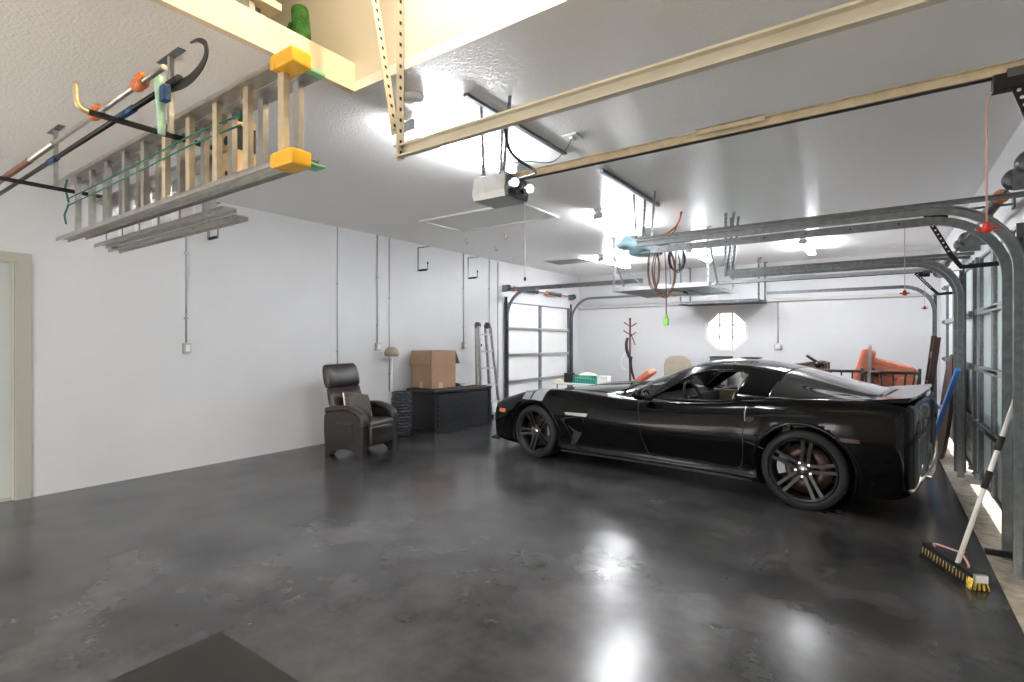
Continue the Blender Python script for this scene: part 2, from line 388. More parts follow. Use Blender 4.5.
# ---- tracks.  s = direction of the room (+1/-1 on x)
CP = [(-.026, -.012), (.026, -.012), (.026, .014), (.018, .014), (.018, -.008), (-.018, -.008), (-.018, .014), (-.026, .014)]
def track(label, x, y, sx, xe, zt=2.155, R=.38, mat='galv', open_side=1, hangz=ZC, name='garage_door_track', zdrop=0, struts=True, angle=True, vbot=.03):
    """x = plane of vertical track; sx = direction into the room; xe = end of horizontal run"""
    root = thing(name, label, 'door track', (x, y, 0)); L = abs(xe-x); AH = .036
    path = [(0, 0, vbot), (0, 0, zt-R)] + [(sx*R*(1-math.cos(a)), 0, zt-R+R*math.sin(a)) for a in [PI/2*i/10 for i in range(1, 11)]] + [(sx*L*.5, 0, zt+zdrop/2), (sx*L, 0, zt+zdrop)]
    q = open_side
    side = (sx, 0, 0)
    prof = [(a, bb) for a, bb in CP]
    # profile: channel depth along y, width in the plane of bending
    g = N(); P = [Vector(p) for p in path]; rings = []
    for i, p in enumerate(P):
        t = (P[min(i+1, len(P)-1)] - P[max(i-1, 0)]).normalized(); nn = Vector((0, 1, 0)).cross(t).normalized()
        rings.append([g.verts.new(p + nn*a + Vector((0, q*bb, 0))) for a, bb in prof])
    k = len(prof)
    for a, c in zip(rings, rings[1:]):
        for j in range(k): g.faces.new((a[j], a[(j+1) % k], c[(j+1) % k], c[j]))
    g.faces.new(rings[0][::-1]); g.faces.new(rings[-1])
    for xx in [sx*(R+.15+i*.27) for i in range(int((L-R-.15)/.27)+1)]:
        zz = zt+.002+zdrop*abs(xx)/L; nf = len(g.faces); cyl(g, (xx, -q*.0135, zz), (xx, -q*.0105, zz), .006, 8)
        g.faces.ensure_lookup_table()
        for f in g.faces[nf:]: f.material_index = 1
    obj('channel', g, [mat, 'holes'], root)
    g = N()
    perf(g, (-sx*.03, -q*.016, vbot), (-sx*.03, -q*.016, zt-.12), .04, .003, (0, -q, 0), True, .08)
    obj('wall_angle', g, ['galv_dark', 'holes'], root)
    if angle:
        g = N(); bx(g, (min(-sx*.1, sx*L), -q*.014-.0015, zt+.020), (max(-sx*.1, sx*L), -q*.014+.0015, zt+.045)); bx(g, (min(-sx*.1, sx*L), -q*.014-.03, zt+.043), (max(-sx*.1, sx*L), -q*.014+.03*0, zt+.047))
        if zdrop:
            for v in g.verts: v.co.z += zdrop*(abs(v.co.x)/L)
        obj('top_angle', g, mat, root)
    if struts:
        g = N(); h2 = True; wd = .042 if hangz > 3 else .032
        perf(g, (sx*(L-.03), -q*.018, zt-.03), (sx*(L-.03), -q*.018, hangz), wd, .003, (sx, 0, 0), h2)
        perf(g, (sx*(L+.015 if hangz > 3 else L-.05), -q*.03, zt+.10 if hangz > 3 else zt+.02), (sx*(L+.35 if hangz > 3 else L-.12), -q*.03, hangz), wd, .003, (sx, 0, 0), h2)
        obj('hanger_strut', g, [mat, 'holes'], root)
    return root
XT = .62
track('cream lit overhead door track hanging across the top of the photo', XT, 1.52, -1, -1.67, mat='cream_lit_metal', open_side=-1, hangz=ZC+.94, zt=2.143, angle=False)
track('galvanized track beside the leaning push broom, ending near the hanging cords', XT, 3.98, -1, -1.60, open_side=-1, zt=2.125, struts=False)
track('galvanized track just behind the one nearest the push broom', XT, 4.31, -1, -1.60, open_side=1, zt=2.12, struts=False, angle=False)
track('middle galvanized track curving down to the floor behind the car tail', XT, 6.62, -1, -1.55, open_side=-1)
track('galvanized track right next to the middle one on its far side', XT, 6.93, -1, -1.55, open_side=1)
track('thin farthest track on the right, curving down beside the dark wood frame', XT, 9.72, -1, -1.60, open_side=-1, angle=False, struts=False)
track('near track of the left wall door, running over the car nose', XL+.06, DY0-.02, 1, -3.2, zt=2.33, R=.5, struts=False)
track('far track of the left wall door in the back corner', XL+.06, DY1+.05, 1, -3.2, zt=2.33, R=.5, open_side=-1, angle=False, struts=False)

# torsion springs
def torsion(label, x, y0, y1, z, cone='orange_plastic', springs=((.1, .45),), group=None):
    root = thing('torsion_spring_shaft', label, 'garage door spring', (x, y0, z)); L = y1-y0
    g = N(); cyl(g, (0, 0, 0), (0, L, 0), .0127, 12); obj('shaft', g, 'galv', root)
    for yy in (.05, L-.05):
        g = N(); lathe(g, [(.0, -.03), (.05, -.03), (.062, -.02), (.05, -.01), (.052, .01), (.062, .02), (.05, .03), (0, .03)], (0, yy, 0), 'Y', 24); obj('cable_drum', g, 'galv_dark', root)
        g = N(); bx(g, (-.02, yy-.06, -.08), (XR-x if x > 0 else .02, yy-.055, .05)) if x > 0 else bx(g, (XL-x, yy-.06, -.08), (.02, yy-.055, .05)); obj('bearing_plate', g, 'galv', root)
    for a, c in springs:
        a, c = a*L, c*L; n = int((c-a)/.0075); pts = []
        for i in range(n*4): th = i*PI/2; pts.append((.034*math.cos(th), a + (c-a)*i/(n*4), .034*math.sin(th)))
        g = N(); lathe(g, [(.030, a), (.036, a)] + [(.036+(.002 if i % 2 else -.001), a+(c-a)*i/60) for i in range(61)] + [(.030, c)], (0, 0, 0), 'Y', 18); obj('spring', g, 'galv_dark', root)
        for e, s in ((a, -1), (c, 1)):
            g = N(); lathe(g, [(.013, e+s*.07), (.024, e+s*.065), (.030, e+s*.03), (.045, e+s*.025), (.047, e), (.036, e-s*.004), (.013, e-s*.004)], (0, 0, 0), 'Y', 20); obj('cone', g, cone, root)
    return root
torsion('torsion spring shaft with red cone above the nearest overhead door', .66, 1.6, 4.02, 2.33, springs=((.25, .80),))
torsion('torsion spring shaft with red cones above the door behind the broom', .66, 4.3, 6.66, 2.33, springs=((.22, .50),))
torsion('torsion spring shaft above the farthest door on the right', .66, 6.95, 9.75, 2.33, springs=((.3, .6),))
torsion('torsion spring shaft with orange and pink cones over the left wall door', XL+.10, DY0-.1, DY1+.1, 2.38, springs=((.10, .40), (.55, .75)))

# ================================================================ CEILING LIGHTS
def strip(x, y0, label, L=1.25, grp='fluorescent strips on the ceiling', alongx=False):
    root = thing('strip_light', label, 'ceiling light', (x, y0, ZC), -PI/2 if alongx else 0, grp)
    g = N(); prism(g, [(-.055, .0), (.055, 0), (.045, -.035), (.02, -.05), (-.02, -.05), (-.045, -.035)], 'Y', 0, L); obj('housing', g, 'white_plastic', root)
    for sx in (-.038, .038):
        g = N(); cyl(g, (sx, .05, -.095), (sx, L-.05, -.095), .013, 12); obj('tube', g, 'tube', root)
    for y in (.02, L-.03):
        g = N(); bx(g, (-.058, y-.01, -.115), (.058, y+.012, -.045), bev=.006); obj('tube_socket', g, 'galv_light', root)
    return root
strip(-2.62, 2.48, 'strip light behind the cream track, nearest the loft')
strip(-2.70, 5.55, 'strip light on the ceiling left of the hanging garage rack')
strip(-4.10, 8.55, 'strip light farthest to the left, near the back corner')
strip(-2.55, 8.55, 'strip light above the far storage shelf')
strip(-.95, 8.75, 'strip light on the right, above the rear of the car')
root = thing('bulb_fixture', 'bare bulb fixture high in the loft opening', 'ceiling light', (-1.35, 1.30, ZC+.95))
g = N(); lathe(g, [(0, 0), (.06, 0), (.06, -.03), (.03, -.05), (0, -.05)], seg=20); obj('lamp_base', g, 'white_plastic', root)
g = N(); lathe(g, [(.0, -.17), (.03, -.16), (.045, -.12), (.035, -.08), (.015, -.05), (0, -.05)], seg=20); obj('bulb', g, 'bulb', root)

#PART2
# ================================================================ OPENERS
def opener(label, x, y, z, xr, hang, body='galv_light', lens=True, arm=True, cord=None, ang=None, rail='galv_light', co=.145):
    """motor head at x, rail to xr along +x"""
    root = thing('garage_door_opener', label, 'door opener', (x, y, z)); L = xr-x
    g = N(); prism(g, [(-.13, -.02), (-.11, .085), (.11, .085), (.13, -.02), (.115, -.06), (-.115, -.06)], 'X', -.14, .12, bev=.008); obj('motor_housing', g, body, root)
    g = N(); prism(g, [(-.12, -.015), (-.10, .075), (.10, .075), (.12, -.015), (.108, -.052), (-.108, -.052)], 'X', .12, .135)
    obj('end_plate', g, 'galv_dark', root)
    g = N(); cyl(g, (.135, -.03, .02), (.16, -.03, .02), .03, 14); cyl(g, (.135, .05, .0), (.155, .05, 0), .018, 12); bx(g, (.13, -.09, -.05), (.16, -.05, -.01), bev=.003); obj('terminal', g, 'black_metal', root)
    if lens:
        for yy in (-.085, .085):
            g = N(); lathe(g, [(0, .195), (.015, .193), (.028, .18), (.028, .16), (.018, .145), (.014, .12), (0, .12)], (0, yy, .02), 'X', 18); obj('light_bulb', g, 'opener_lens', root)
    g = N(); bx(g, (.02, -.019, .102), (L, .019, .105)); bx(g, (.02, -.0015, .065), (L, .0015, .105)); bx(g, (.02, -.014, .062), (L, .014, .066)); obj('rail', g, rail, root)
    g = N(); bx(g, (.02, -.006, .052), (L-.02, .006, .060)); obj('drive_chain', g, 'black_metal', root)
    g = N(); bx(g, (L*.50, -.024, .085), (L*.50+.32, -.017, .112)); bx(g, (L*.50, -.024, .108), (L*.50+.32, .02, .112)); obj('rail_splice', g, rail, root)
    g = N(); bx(g, (.06, -.10, .10), (.09, .10, .106)); bx(g, (-.10, -.10, .10), (-.07, .10, .106))
    hb = True; top = hang-z
    for xx, yy, x2 in ((.075, -.09, .11), (-.085, .09, -.05), (-.085, -.09, -.12)):
        perf(g, (xx, yy, .10), (x2, yy*.8, top), .025, .003, (1, 0, 0), hb)
    obj('hanger_strut', g, ['galv', 'holes'], root)
    # door end: bracket, trolley, curved arm
    g = N(); bx(g, (L-.09, -.03, .04), (L+.005, .03, .075), bev=.004); bx(g, (L-.02, -.035, .05), (XR-x+.002, .035, .054)); bx(g, (XR-x-.012, -.04, .02), (XR-x+.002, .04, .12)); obj('header_bracket', g, 'galv_dark', root)
    if arm:
        a = Vector((L-.07 if co < .2 and x > -2.5 else L-.16, 0, .05)); dr = -.36 if co > .2 else -.19 if co < .1 else -.30; p2 = Vector((L+.03, 0, dr)); p3 = Vector((XD-x-.04, 0, dr-.02))
        g = N(); bx(g, (L-.13, -.028, .0), (L-.02, .028, .062), bev=.006); obj('trolley', g, 'black_metal', root)
        g = N(); pth = [a, a.lerp(p2, .5), a.lerp(p2, .85), p2+Vector((.03, 0, -.03)), p2.lerp(p3, .5)+Vector((0, 0, -.015)), p3]
        sweep(g, pth, [(-.003, -.017), (.003, -.017), (.003, .017), (-.003, .017)], (0, 1, 0))
        nf = len(g.faces)
        for k in range(9):
            c = a.lerp(p2, .08+.085*k); cyl(g, c-Vector((0, .0045, 0)), c+Vector((0, .0045, 0)), .007, 6)
        g.faces.ensure_lookup_table()
        for f in g.faces[nf:]: f.material_index = 1
        obj('door_arm', g, ['black_metal', 'white_plastic'], root)
    if cord:
        g = N(); tube(g, [(L-.09, .0, .02), (L-co+.01, .0, .0), (L-co, 0, -.04), (L-co, 0, -cord)], .0035, 6); obj('release_cord', g, 'pink_cord', root)
        g = N(); lathe(g, [(0, .022), (.010, .02), (.013, .008), (.017, .0), (.016, -.015), (.009, -.022), (0, -.022)], (L-co, 0, -cord-.02), 'Z', 14); bx(g, (L-co-.034, -.007, -cord-.03), (L-co+.034, .007, -cord-.018), bev=.004); obj('release_handle', g, 'red_plastic', root)
    return root
o1 = opener('garage door opener with two white bulbs, hanging below the strip light by the loft', -2.03, 2.75, 2.315, .48, ZC, cord=.50, rail='alu_tan_lit')
g = N(); bx(g, (-.10, -.26, ZC-2.30-.035), (-.07, 1.0, ZC-2.30-.001)); bx(g, (-.10, -.26, ZC-2.30-.006), (-.055, 1.0, ZC-2.30-.001)); obj('ceiling_angle', g, 'galv', o1)
g = N(); bx(g, (.65, -.016, .106), (.74, .016, .109)); obj('rail_sticker', g, 'yellow_plastic', o1, 'yellow sticker on the rail')
o2 = opener('pale blue garage door opener whose rail hides behind a galvanized track', -2.02, 5.30, 2.31, .44, ZC, body='sky_blue', cord=.55, co=.29)
M['sky_blue2'] = M['sky_blue']
g = N(); bx(g, (-.04, -1.02, ZC-2.31-.035), (-.01, .45, ZC-2.31-.001)); bx(g, (-.06, -1.02, ZC-2.31-.006), (-.01, .45, ZC-2.31-.001)); obj('ceiling_angle', g, 'galv', o2)
o3 = opener('cream garage door opener hanging beyond the storage rack', -2.62, 8.20, 2.14, .50, ZC, body='cream_plastic', cord=.36, co=.07)

def cable(name, label, cat, pts, r, mat, sm=8, group=None, seg=7):
    g = N(); tube(g, pts, r, seg, smooth=sm); return tag(obj(name, g, mat), label, cat, group)
cable('power_cable', 'thin white cable sagging from the ceiling box to the opener rail', 'cable', [(-1.90, 3.48, 2.888), (-1.93, 3.42, 2.77), (-1.95, 3.25, 2.64), (-2.0, 3.0, 2.585), (-2.08, 2.85, 2.53), (-2.1, 2.78, 2.41)], .004, 'galv')
cable('power_cable', 'black cable looping down from the cream track to the opener', 'cable', [(-1.12, 1.54, 2.13), (-1.13, 1.60, 2.05), (-1.25, 1.95, 2.10), (-1.5, 2.3, 2.22), (-1.75, 2.6, 2.33), (-1.86, 2.72, 2.37)], .006, 'cable_black')
g = N(); bx(g, (-1.96, 3.42, ZC-.012), (-1.84, 3.54, ZC-.001), bev=.003); bx(g, (-1.915, 3.45, ZC-.03), (-1.885, 3.51, ZC-.012), bev=.002); tag(obj('ceiling_outlet', g, 'white_plastic'), 'white outlet box on the ceiling between the two long rails', 'outlet')
g = N(); lathe(g, [(0, -.045), (.04, -.043), (.06, -.032), (.066, -.01), (.066, 0), (0, 0)], (-2.40, 2.33, ZC-.001), seg=24); tag(obj('smoke_detector', g, 'white_plastic'), 'round white smoke detector on the ceiling beside the perforated struts', 'smoke detector')

# attic hatch, vent
root = thing('attic_hatch', 'flat attic hatch panel with white frame in the ceiling', 'hatch', (-4.83, 4.78, ZC))
g = N()
for a, c in (((0, 0), (1.58, .05)), ((0, .77), (1.58, .82)), ((0, .05), (.05, .77)), ((1.53, .05), (1.58, .77))): bx(g, (*a, -.022), (*c, 0), bev=.004)
obj('hatch_frame', g, 'white_plastic', root)
g = N(); bx(g, (.05, .05, -.006), (1.53, .77, 0)); obj('hatch_panel', g, 'white_plastic', root)
root = thing('ceiling_vent', 'louvred white vent in the ceiling before the far left corner', 'vent', (-5.3, 8.55, ZC))
g = N(); bx(g, (0, 0, -.012), (.75, .04, 0)); bx(g, (0, .56, -.012), (.75, .6, 0)); bx(g, (0, .04, -.012), (.04, .56, 0)); bx(g, (.71, .04, -.012), (.75, .56, 0)); obj('vent_frame', g, 'white_plastic', root)
g = N()
for i in range(8): bx(g, (.04, .07+i*.062, -.02), (.71, .095+i*.062, -.017), rot=rx(.5))
obj('louvres', g, 'galv_light', root)

# ================================================================ LADDERS on the left
ZB, ZT = 2.15, 2.535
root = thing('extension_ladder', 'long aluminium extension ladder with yellow end caps hanging on edge', 'ladder', (-2.045, 1.30, ZB))
def rail_(g, x0, x1, y, z, s):   # C rail on edge: web horizontal (z), flanges
    bx(g, (x0, y-.038, z-.003), (x1, y+.038, z+.003)); bx(g, (x0, y-.038, min(z, z+s*.024)), (x1, y-.034, max(z, z+s*.024))); bx(g, (x0, y+.034, min(z, z+s*.024)), (x1, y+.038, max(z, z+s*.024)))
for j, (x0, x1, y, dz) in enumerate(((-3.12, 0, 0, 0), (-3.02, -.02, .085, -.0))):
    in_ = .0 if j == 0 else .022
    g = N(); rail_(g, x0, x1, y, in_-.012, -1); obj('side_rail', g, 'alu', root)
    g = N(); rail_(g, x0, x1, y, ZT-ZB-in_+.012, 1); obj('side_rail', g, 'alu', root)
    nr = 10
    for i in range(nr):
        x = x1-.10-i*.295
        g = N(); prism(g, [(x-.022, y-.014), (x-.022, y+.014), (x-.010, y+.019), (x+.010, y+.019), (x+.022, y+.014), (x+.022, y-.014)], 'Z', in_-.01, ZT-ZB-in_+.01); obj('rung', g, 'alu_tan_lit' if i < 5 and j == 0 else 'alu', root)
for z in (-.02, ZT-ZB+.02):
    g = N(); bx(g, (-.10, -.047, z-.034), (.035, .05, z+.034), bev=.010)
    prism(g, [(-.13, z-.026), (-.10, z-.034), (-.10, z+.034), (-.13, z+.026)], 'Y', -.045, .046); obj('end_cap', g, 'yellow_plastic', root, 'yellow plastic end cap')
    g = N(); bx(g, (-.06, .055, z-.012 if z < .2 else z-.03), (.02, .13, z-.0 if z < .2 else z-.012), bev=.004); obj('end_pad', g, 'green_pad', root, 'pale green end pad')
g = N()
for z, dy in ((.27, -.02), (.22, -.02)):
    tube(g, [(-.50, .02, z+.03), (-.9, -.025, z+.01), (-1.5, -.022, z), (-2.2, -.022, z-.01), (-2.85, -.03, z-.02)], .0045, 6)
tube(g, [(-2.85, -.03, .22), (-2.87, -.045, .33), (-2.83, -.045, .38)], .007, 6); tube(g, [(-2.85, -.03, .21), (-2.89, -.045, .13), (-2.85, -.045, .06)], .007, 6)
cyl(g, (-.50, .02, .27), (-.50, .02, .32), .014, 8); obj('rope', g, 'rope_green', root, 'dark green rope tied along the rungs')
for (x, y, z) in ((-.45, .0, .43), (-.9, 0, .43)): pass
# ladder below it
root = thing('step_ladder', 'narrow aluminium step ladder slung under the extension ladder', 'ladder', (-2.95, 1.47, 2.10), .0)
g = N(); rail_(g, -1.98, 0, 0, -.01, -1); obj('side_rail', g, 'alu', root)
g = N(); rail_(g, -2.08, -.10, .12, -.02, -1); obj('side_rail', g, 'alu', root)
g = N(); rail_(g, -1.98, 0, .0, .30, 1); obj('side_rail', g, 'alu', root)
g = N(); rail_(g, -2.08, -.10, .12, .30, 1); obj('side_rail', g, 'alu', root)
for i in range(6):
    g = N(); bx(g, (-.25-i*.30, -.035, -.01), (-.22-i*.30, .035, .30), bev=.003); obj('step', g, 'alu', root)
g = N()
for i in range(4): tube(g, [(-1.93+i*.03, .0, .0), (-1.95+i*.03, .08, -.03)], .004, 6)
obj('spreader', g, 'galv', root)
# birdhouse-like board
root = thing('wooden_box', 'raw wooden box with round holes held behind the ladder rungs', 'box', (-3.05, 1.46, 2.22))
g = N(); bx(g, (0, 0, .0), (.20, .10, .34), bev=.003); obj('panel', g, 'wood_raw', root)
g = N()
for x, z, r in ((.08, .24, .026), (.08, .06, .014), (.15, .28, .01)): cyl(g, (x, -.002, z), (x, .004, z), r, 18)
obj('hole', g, 'holes', root)
g = N(); bx(g, (.198, -.002, .17), (.204, .10, .30)); obj('dark_slot', g, 'black_foam', root)

# ceiling hangers
def hanger(label, x, y, ya, yb, tip):
    root = thing('ceiling_hanger', label, 'storage hook', (x, y, ZC), 0, 'padded hangers carrying the ladder and poles')
    g = N(); bx(g, (-.13, -.02, -.006), (.13, .02, -.001)); obj('ceiling_plate', g, 'galv', root)
    g = N(); bx(g, (-.012, -.012, -.42), (.012, .012, -.004)); obj('stem', g, 'alu', root)
    g = N(); tube(g, [(0, ya-y, -.43), (0, yb-y, -.43)], .015, 12); obj('foam_sleeve', g, 'black_foam', root)
    if tip:
        g = N(); tube(g, [(0, ya-y+.01, -.43), (0, ya-y-.025, -.425), (0, ya-y-.045, -.395), (0, ya-y-.05, -.31)], .0125, 12, smooth=5); obj('hook_tip', g, 'brass', root)
    return root
hanger('padded ceiling hanger with upturned brass tip near the curved pruning saw', -3.14, 1.25, .89, 1.62, True)
hanger('padded ceiling hanger carrying the far end of the ladder', -4.91, 1.20, .60, 1.62, False)
# poles
root = thing('pruning_saw', 'long black pole pruning saw with curved blade resting on the hangers', 'pole saw', (-3.2, 1.03, 2.492))
g = N(); tube(g, [(-2.6, 0, .0), (.62, 0, .0)], .013, 10); obj('pole', g, 'black_metal', root)
g = N(); pts = [(0, 0, 0), (0, 0, 0), (.52, 0, .0), (.68, 0, -.03), (.80, 0, -.035), (.90, 0, -.01), (.945, 0, .03), (.935, 0, .08), (.87, 0, .115), (.80, 0, .125)]
pp = crom([Vector(p) for p in pts[2:]], 6); n = len(pp)
vs = []
for i, p in enumerate(pp):
    t = (pp[min(i+1, n-1)]-pp[max(i-1, 0)]).normalized(); nn = Vector((-t.z, 0, t.x)); wd = .026*(1-(i/(n-1))**2.2)+.003
    vs.append([g.verts.new(p+nn*wd+Vector((0, d, 0))) for d in (-.002, .002)] + [g.verts.new(p-nn*wd*.55+Vector((0, d, 0))) for d in (.002, -.002)])
for a, c in zip(vs, vs[1:]):
    for j in range(4): g.faces.new((a[j], a[(j+1) % 4], c[(j+1) % 4], c[j]))
g.faces.new(vs[0][::-1]); g.faces.new(vs[-1]); obj('blade', g, 'black_metal', root)
g = N(); tube(g, [(.50, 0, 0), (.62, 0, .0), (.70, 0, .0)], .019, 12); obj('blade_socket', g, 'black_foam', root)
g = N(); tube(g, [(.0, 0, 0), (.2, 0, 0)], .018, 12); obj('blue_collar', g, 'blue_plastic', root)
g = N(); tube(g, [(-1.15, 0, 0), (-1.0, 0, 0)], .018, 12); obj('blue_collar', g, 'blue_plastic', root)
root = thing('telescopic_pole', 'silver telescopic pole with two orange clamps resting on the hangers', 'pole', (-3.2, .95, 2.495))
g = N(); tube(g, [(-2.6, 0, 0), (-.72, 0, 0)], .016, 12); tube(g, [(-.72, 0, 0), (.75, 0, 0)], .012, 12); obj('pole', g, 'alu', root)
for x in (-.04, .50):
    g = N(); lathe(g, [(.016, -.05), (.024, -.045), (.028, -.02), (.024, 0), (.028, .02), (.024, .045), (.015, .05)], (x, 0, 0), 'X', 14); bx(g, (x-.03, -.012, .018), (x+.03, .012, .045), bev=.005); obj('clamp', g, 'orange_plastic', root, 'orange twist clamp')
g = N(); tube(g, [(-2.6, 0, 0), (-1.2, 0, 0)], .0185, 12); obj('grip', g, 'cable_brown', root)
root = thing('wrapped_bundle', 'pale mint rolled bundle with a blue strap hanging on the padded hanger', 'bundle', (-2.60, .99, 2.385), .0)
g = N(); tube(g, [(-.01, .0, .13), (0, .0, .08), (.01, .0, .0), (.02, .0, -.08), (.02, .0, -.13)], [.022, .025, .025, .023, .014], 12, smooth=4); obj('roll', g, 'mint', root)
g = N(); bx(g, (.02, -.01, .01), (.07, .02, .08), bev=.005); obj('strap', g, 'blue_plastic', root)

# loft storage
root = thing('green_bag', 'green cloth bag lying on the loft behind the fascia board', 'bag', (-3.00, 1.93, ZC+.062))
g = N(); tube(g, [(.13, -.09, .06), (.14, -.08, .16), (.12, -.07, .30), (.09, -.06, .42)], [.06, .095, .095, .05], 14, smooth=4)
tube(g, [(-.35, -.03, .08), (-.18, -.03, .12), (-.06, -.03, .24), (.02, -.02, .36)], [.08, .11, .11, .06], 12, smooth=4); obj('cloth', g, 'green_cloth', root)
root = thing('lumber_stack', 'pale board on top of metal strips stacked at the loft edge', 'lumber', (-2.83, 1.12, ZC+.062))
g = N(); bx(g, (-.06, -.9, .24), (.09, .53, .28), bev=.002); obj('board', g, 'pine', root)
for i in range(4):
    g = N(); bx(g, (-.05+i*.035, -.9, .0), (-.02+i*.035, .50-.05*i, .238), bev=.002); obj('metal_strip', g, 'galv_dark' if i % 2 else 'alu', root)

# ================================================================ WALL THINGS (left wall)
def conduit(label, x, y, z0, z1, r=.008, mat='galv_light', box=None, back=False):
    root = thing('conduit', label, 'conduit', (x, y, z0)); dx, dy = (0, -1) if back else (1, 0)
    g = N(); cyl(g, (dx*r, dy*r, 0), (dx*r, dy*r, z1-z0), r, 10); obj('pipe', g, mat, root)
    for z in (.25, (z1-z0)*.6):
        g = N(); bx(g, (-.02 if back else 0, -2.2*r if back else -.02, z), (.02 if back else 2.2*r, 0 if back else .02, z+.02), bev=.002); obj('pipe_clip', g, mat, root)
    if box:
        s = box; g = N()
        bx(g, (-s/2 if back else 0, -.05 if back else -s/2, -.11), (s/2 if back else .05, 0 if back else s/2, 0), bev=.006); bo = obj('outlet_box', g, 'galv_light', root)
        g = N()
        if back: bx(g, (-s*.3, -.058, -.09), (s*.3, -.05, -.02), bev=.003)
        else: bx(g, (.05, -s*.3, -.09), (.058, s*.3, -.02), bev=.003)
        obj('cover', g, 'white_plastic', bo)
    return root
conduit('thin grey conduit ending in an outlet box, left of the recliner', XL, 2.53, 1.33, ZC, .009, box=.07)
conduit('conduit with a square outlet box just right of the recliner', XL, 5.09, 1.32, ZC, .011, box=.08)
conduit('plain conduit running down behind the recliner', XL, 4.41, .95, ZC, .007)
conduit('plain conduit running down behind the cardboard box', XL, 5.32, .6, ZC, .007)
conduit('conduit dropping to the dark switch box beside the standing ladder', XL, 7.01, 1.33, ZC, .010, box=.08)
conduit('bare conduit between the last wall hook and the left overhead door', XL, 7.75, 1.45, ZC, .008)
conduit('conduit closest to the left overhead door', XL, 8.02, .4, ZC-.04, .008)
conduit('conduit with an outlet box on the back wall right of the octagonal window', -1.65, YB, 1.30, 2.10, .010, box=.13, back=True)
g = N(); bx(g, (XL, 7.44, 1.20), (XL+.03, 7.52, 1.33), bev=.004); o = obj('wall_switch', g, 'white_plastic'); tag(o, 'white door opener switch on the wall above the standing ladder', 'switch')
g = N(); bx(g, (XL+.03, 7.46, 1.25), (XL+.035, 7.50, 1.30), bev=.001); obj('switch_button', g, 'black_metal', o)
o['label'] = 'white wall switch with dark button beside the standing ladder'
def wall_hook(label, y, z1, L=.38, d=.20):
    root = thing('wall_hook', label, 'hook', (XL, y, z1-L), 0, 'padded storage hooks high on the left wall')
    g = N(); bx(g, (0, -.014, 0), (.006, .014, L), bev=.001); bx(g, (0, -.016, L-.012), (.24, .016, L-.004)); obj('upright', g, 'galv', root)
    g = N(); cyl(g, (.0, 0, .012), (d+.01, 0, .012), .007, 10); cyl(g, (d+.005, 0, .012), (d+.012, 0, .11), .007, 10); obj('bracket_arm', g, 'galv', root)
    g = N(); cyl(g, (.03, 0, .014), (d-.01, 0, .014), .016, 12); obj('pad', g, 'black_foam', root)
    g = N(); lathe(g, [(0, .02), (.012, .015), (.015, 0), (.012, -.01), (0, -.012)], (d+.012, 0, .115), seg=12); obj('tip', g, 'black_metal', root)
    return root
wall_hook('black padded wall hook under the hanging ladder, left of the recliner', 2.76, 2.83)
wall_hook('black padded wall hook above the cardboard box', 5.92, 2.83)
wall_hook('black padded wall hook nearest the left overhead door', 7.15, 2.83)
for i, (x, y, lab) in enumerate(((-5.08, 6.0, 'small screw hook in the ceiling between the two padded wall hooks'), (-5.1, 6.75, 'small copper screw hook in the ceiling nearest the last padded wall hook'), (-4.4, 6.05, 'small screw hook in the ceiling closest to the attic hatch'))):
    g = N(); tube(g, [(x, y, ZC), (x, y, ZC-.06), (x+.03, y-.01, ZC-.09), (x+.06, y-.02, ZC-.07), (x+.06, y-.02, ZC-.05)], .006, 8, smooth=4); tag(obj('ceiling_hook', g, 'brass'), lab, 'hook', 'screw hooks in the ceiling')
g = N(); cyl(g, (-3.08, 4.6, 2.48), (-3.08, 4.6, ZC), .0025, 6); cyl(g, (-3.08, 4.6, 2.0), (-3.08, 4.6, 2.49), .0025, 6); o = tag(obj('pull_cord', g, 'white_plastic'), 'thin white cord hanging from the attic hatch', 'cord')
g = N(); lathe(g, [(0, .03), (.009, .02), (.013, 0), (.008, -.015), (0, -.017)], (-3.08, 4.6, 2.0), seg=12); obj('cord_pull', g, 'black_metal', o)

# ================================================================ FLOOR MAT
g = N(); bx(g, (-2.492, .2, .001), (-1.55, 1.20, .012), rot=rz(.0), bev=.003); tag(obj('floor_mat', g, 'mat_rubber'), 'dark rubber floor mat at the bottom edge of the photo', 'mat')

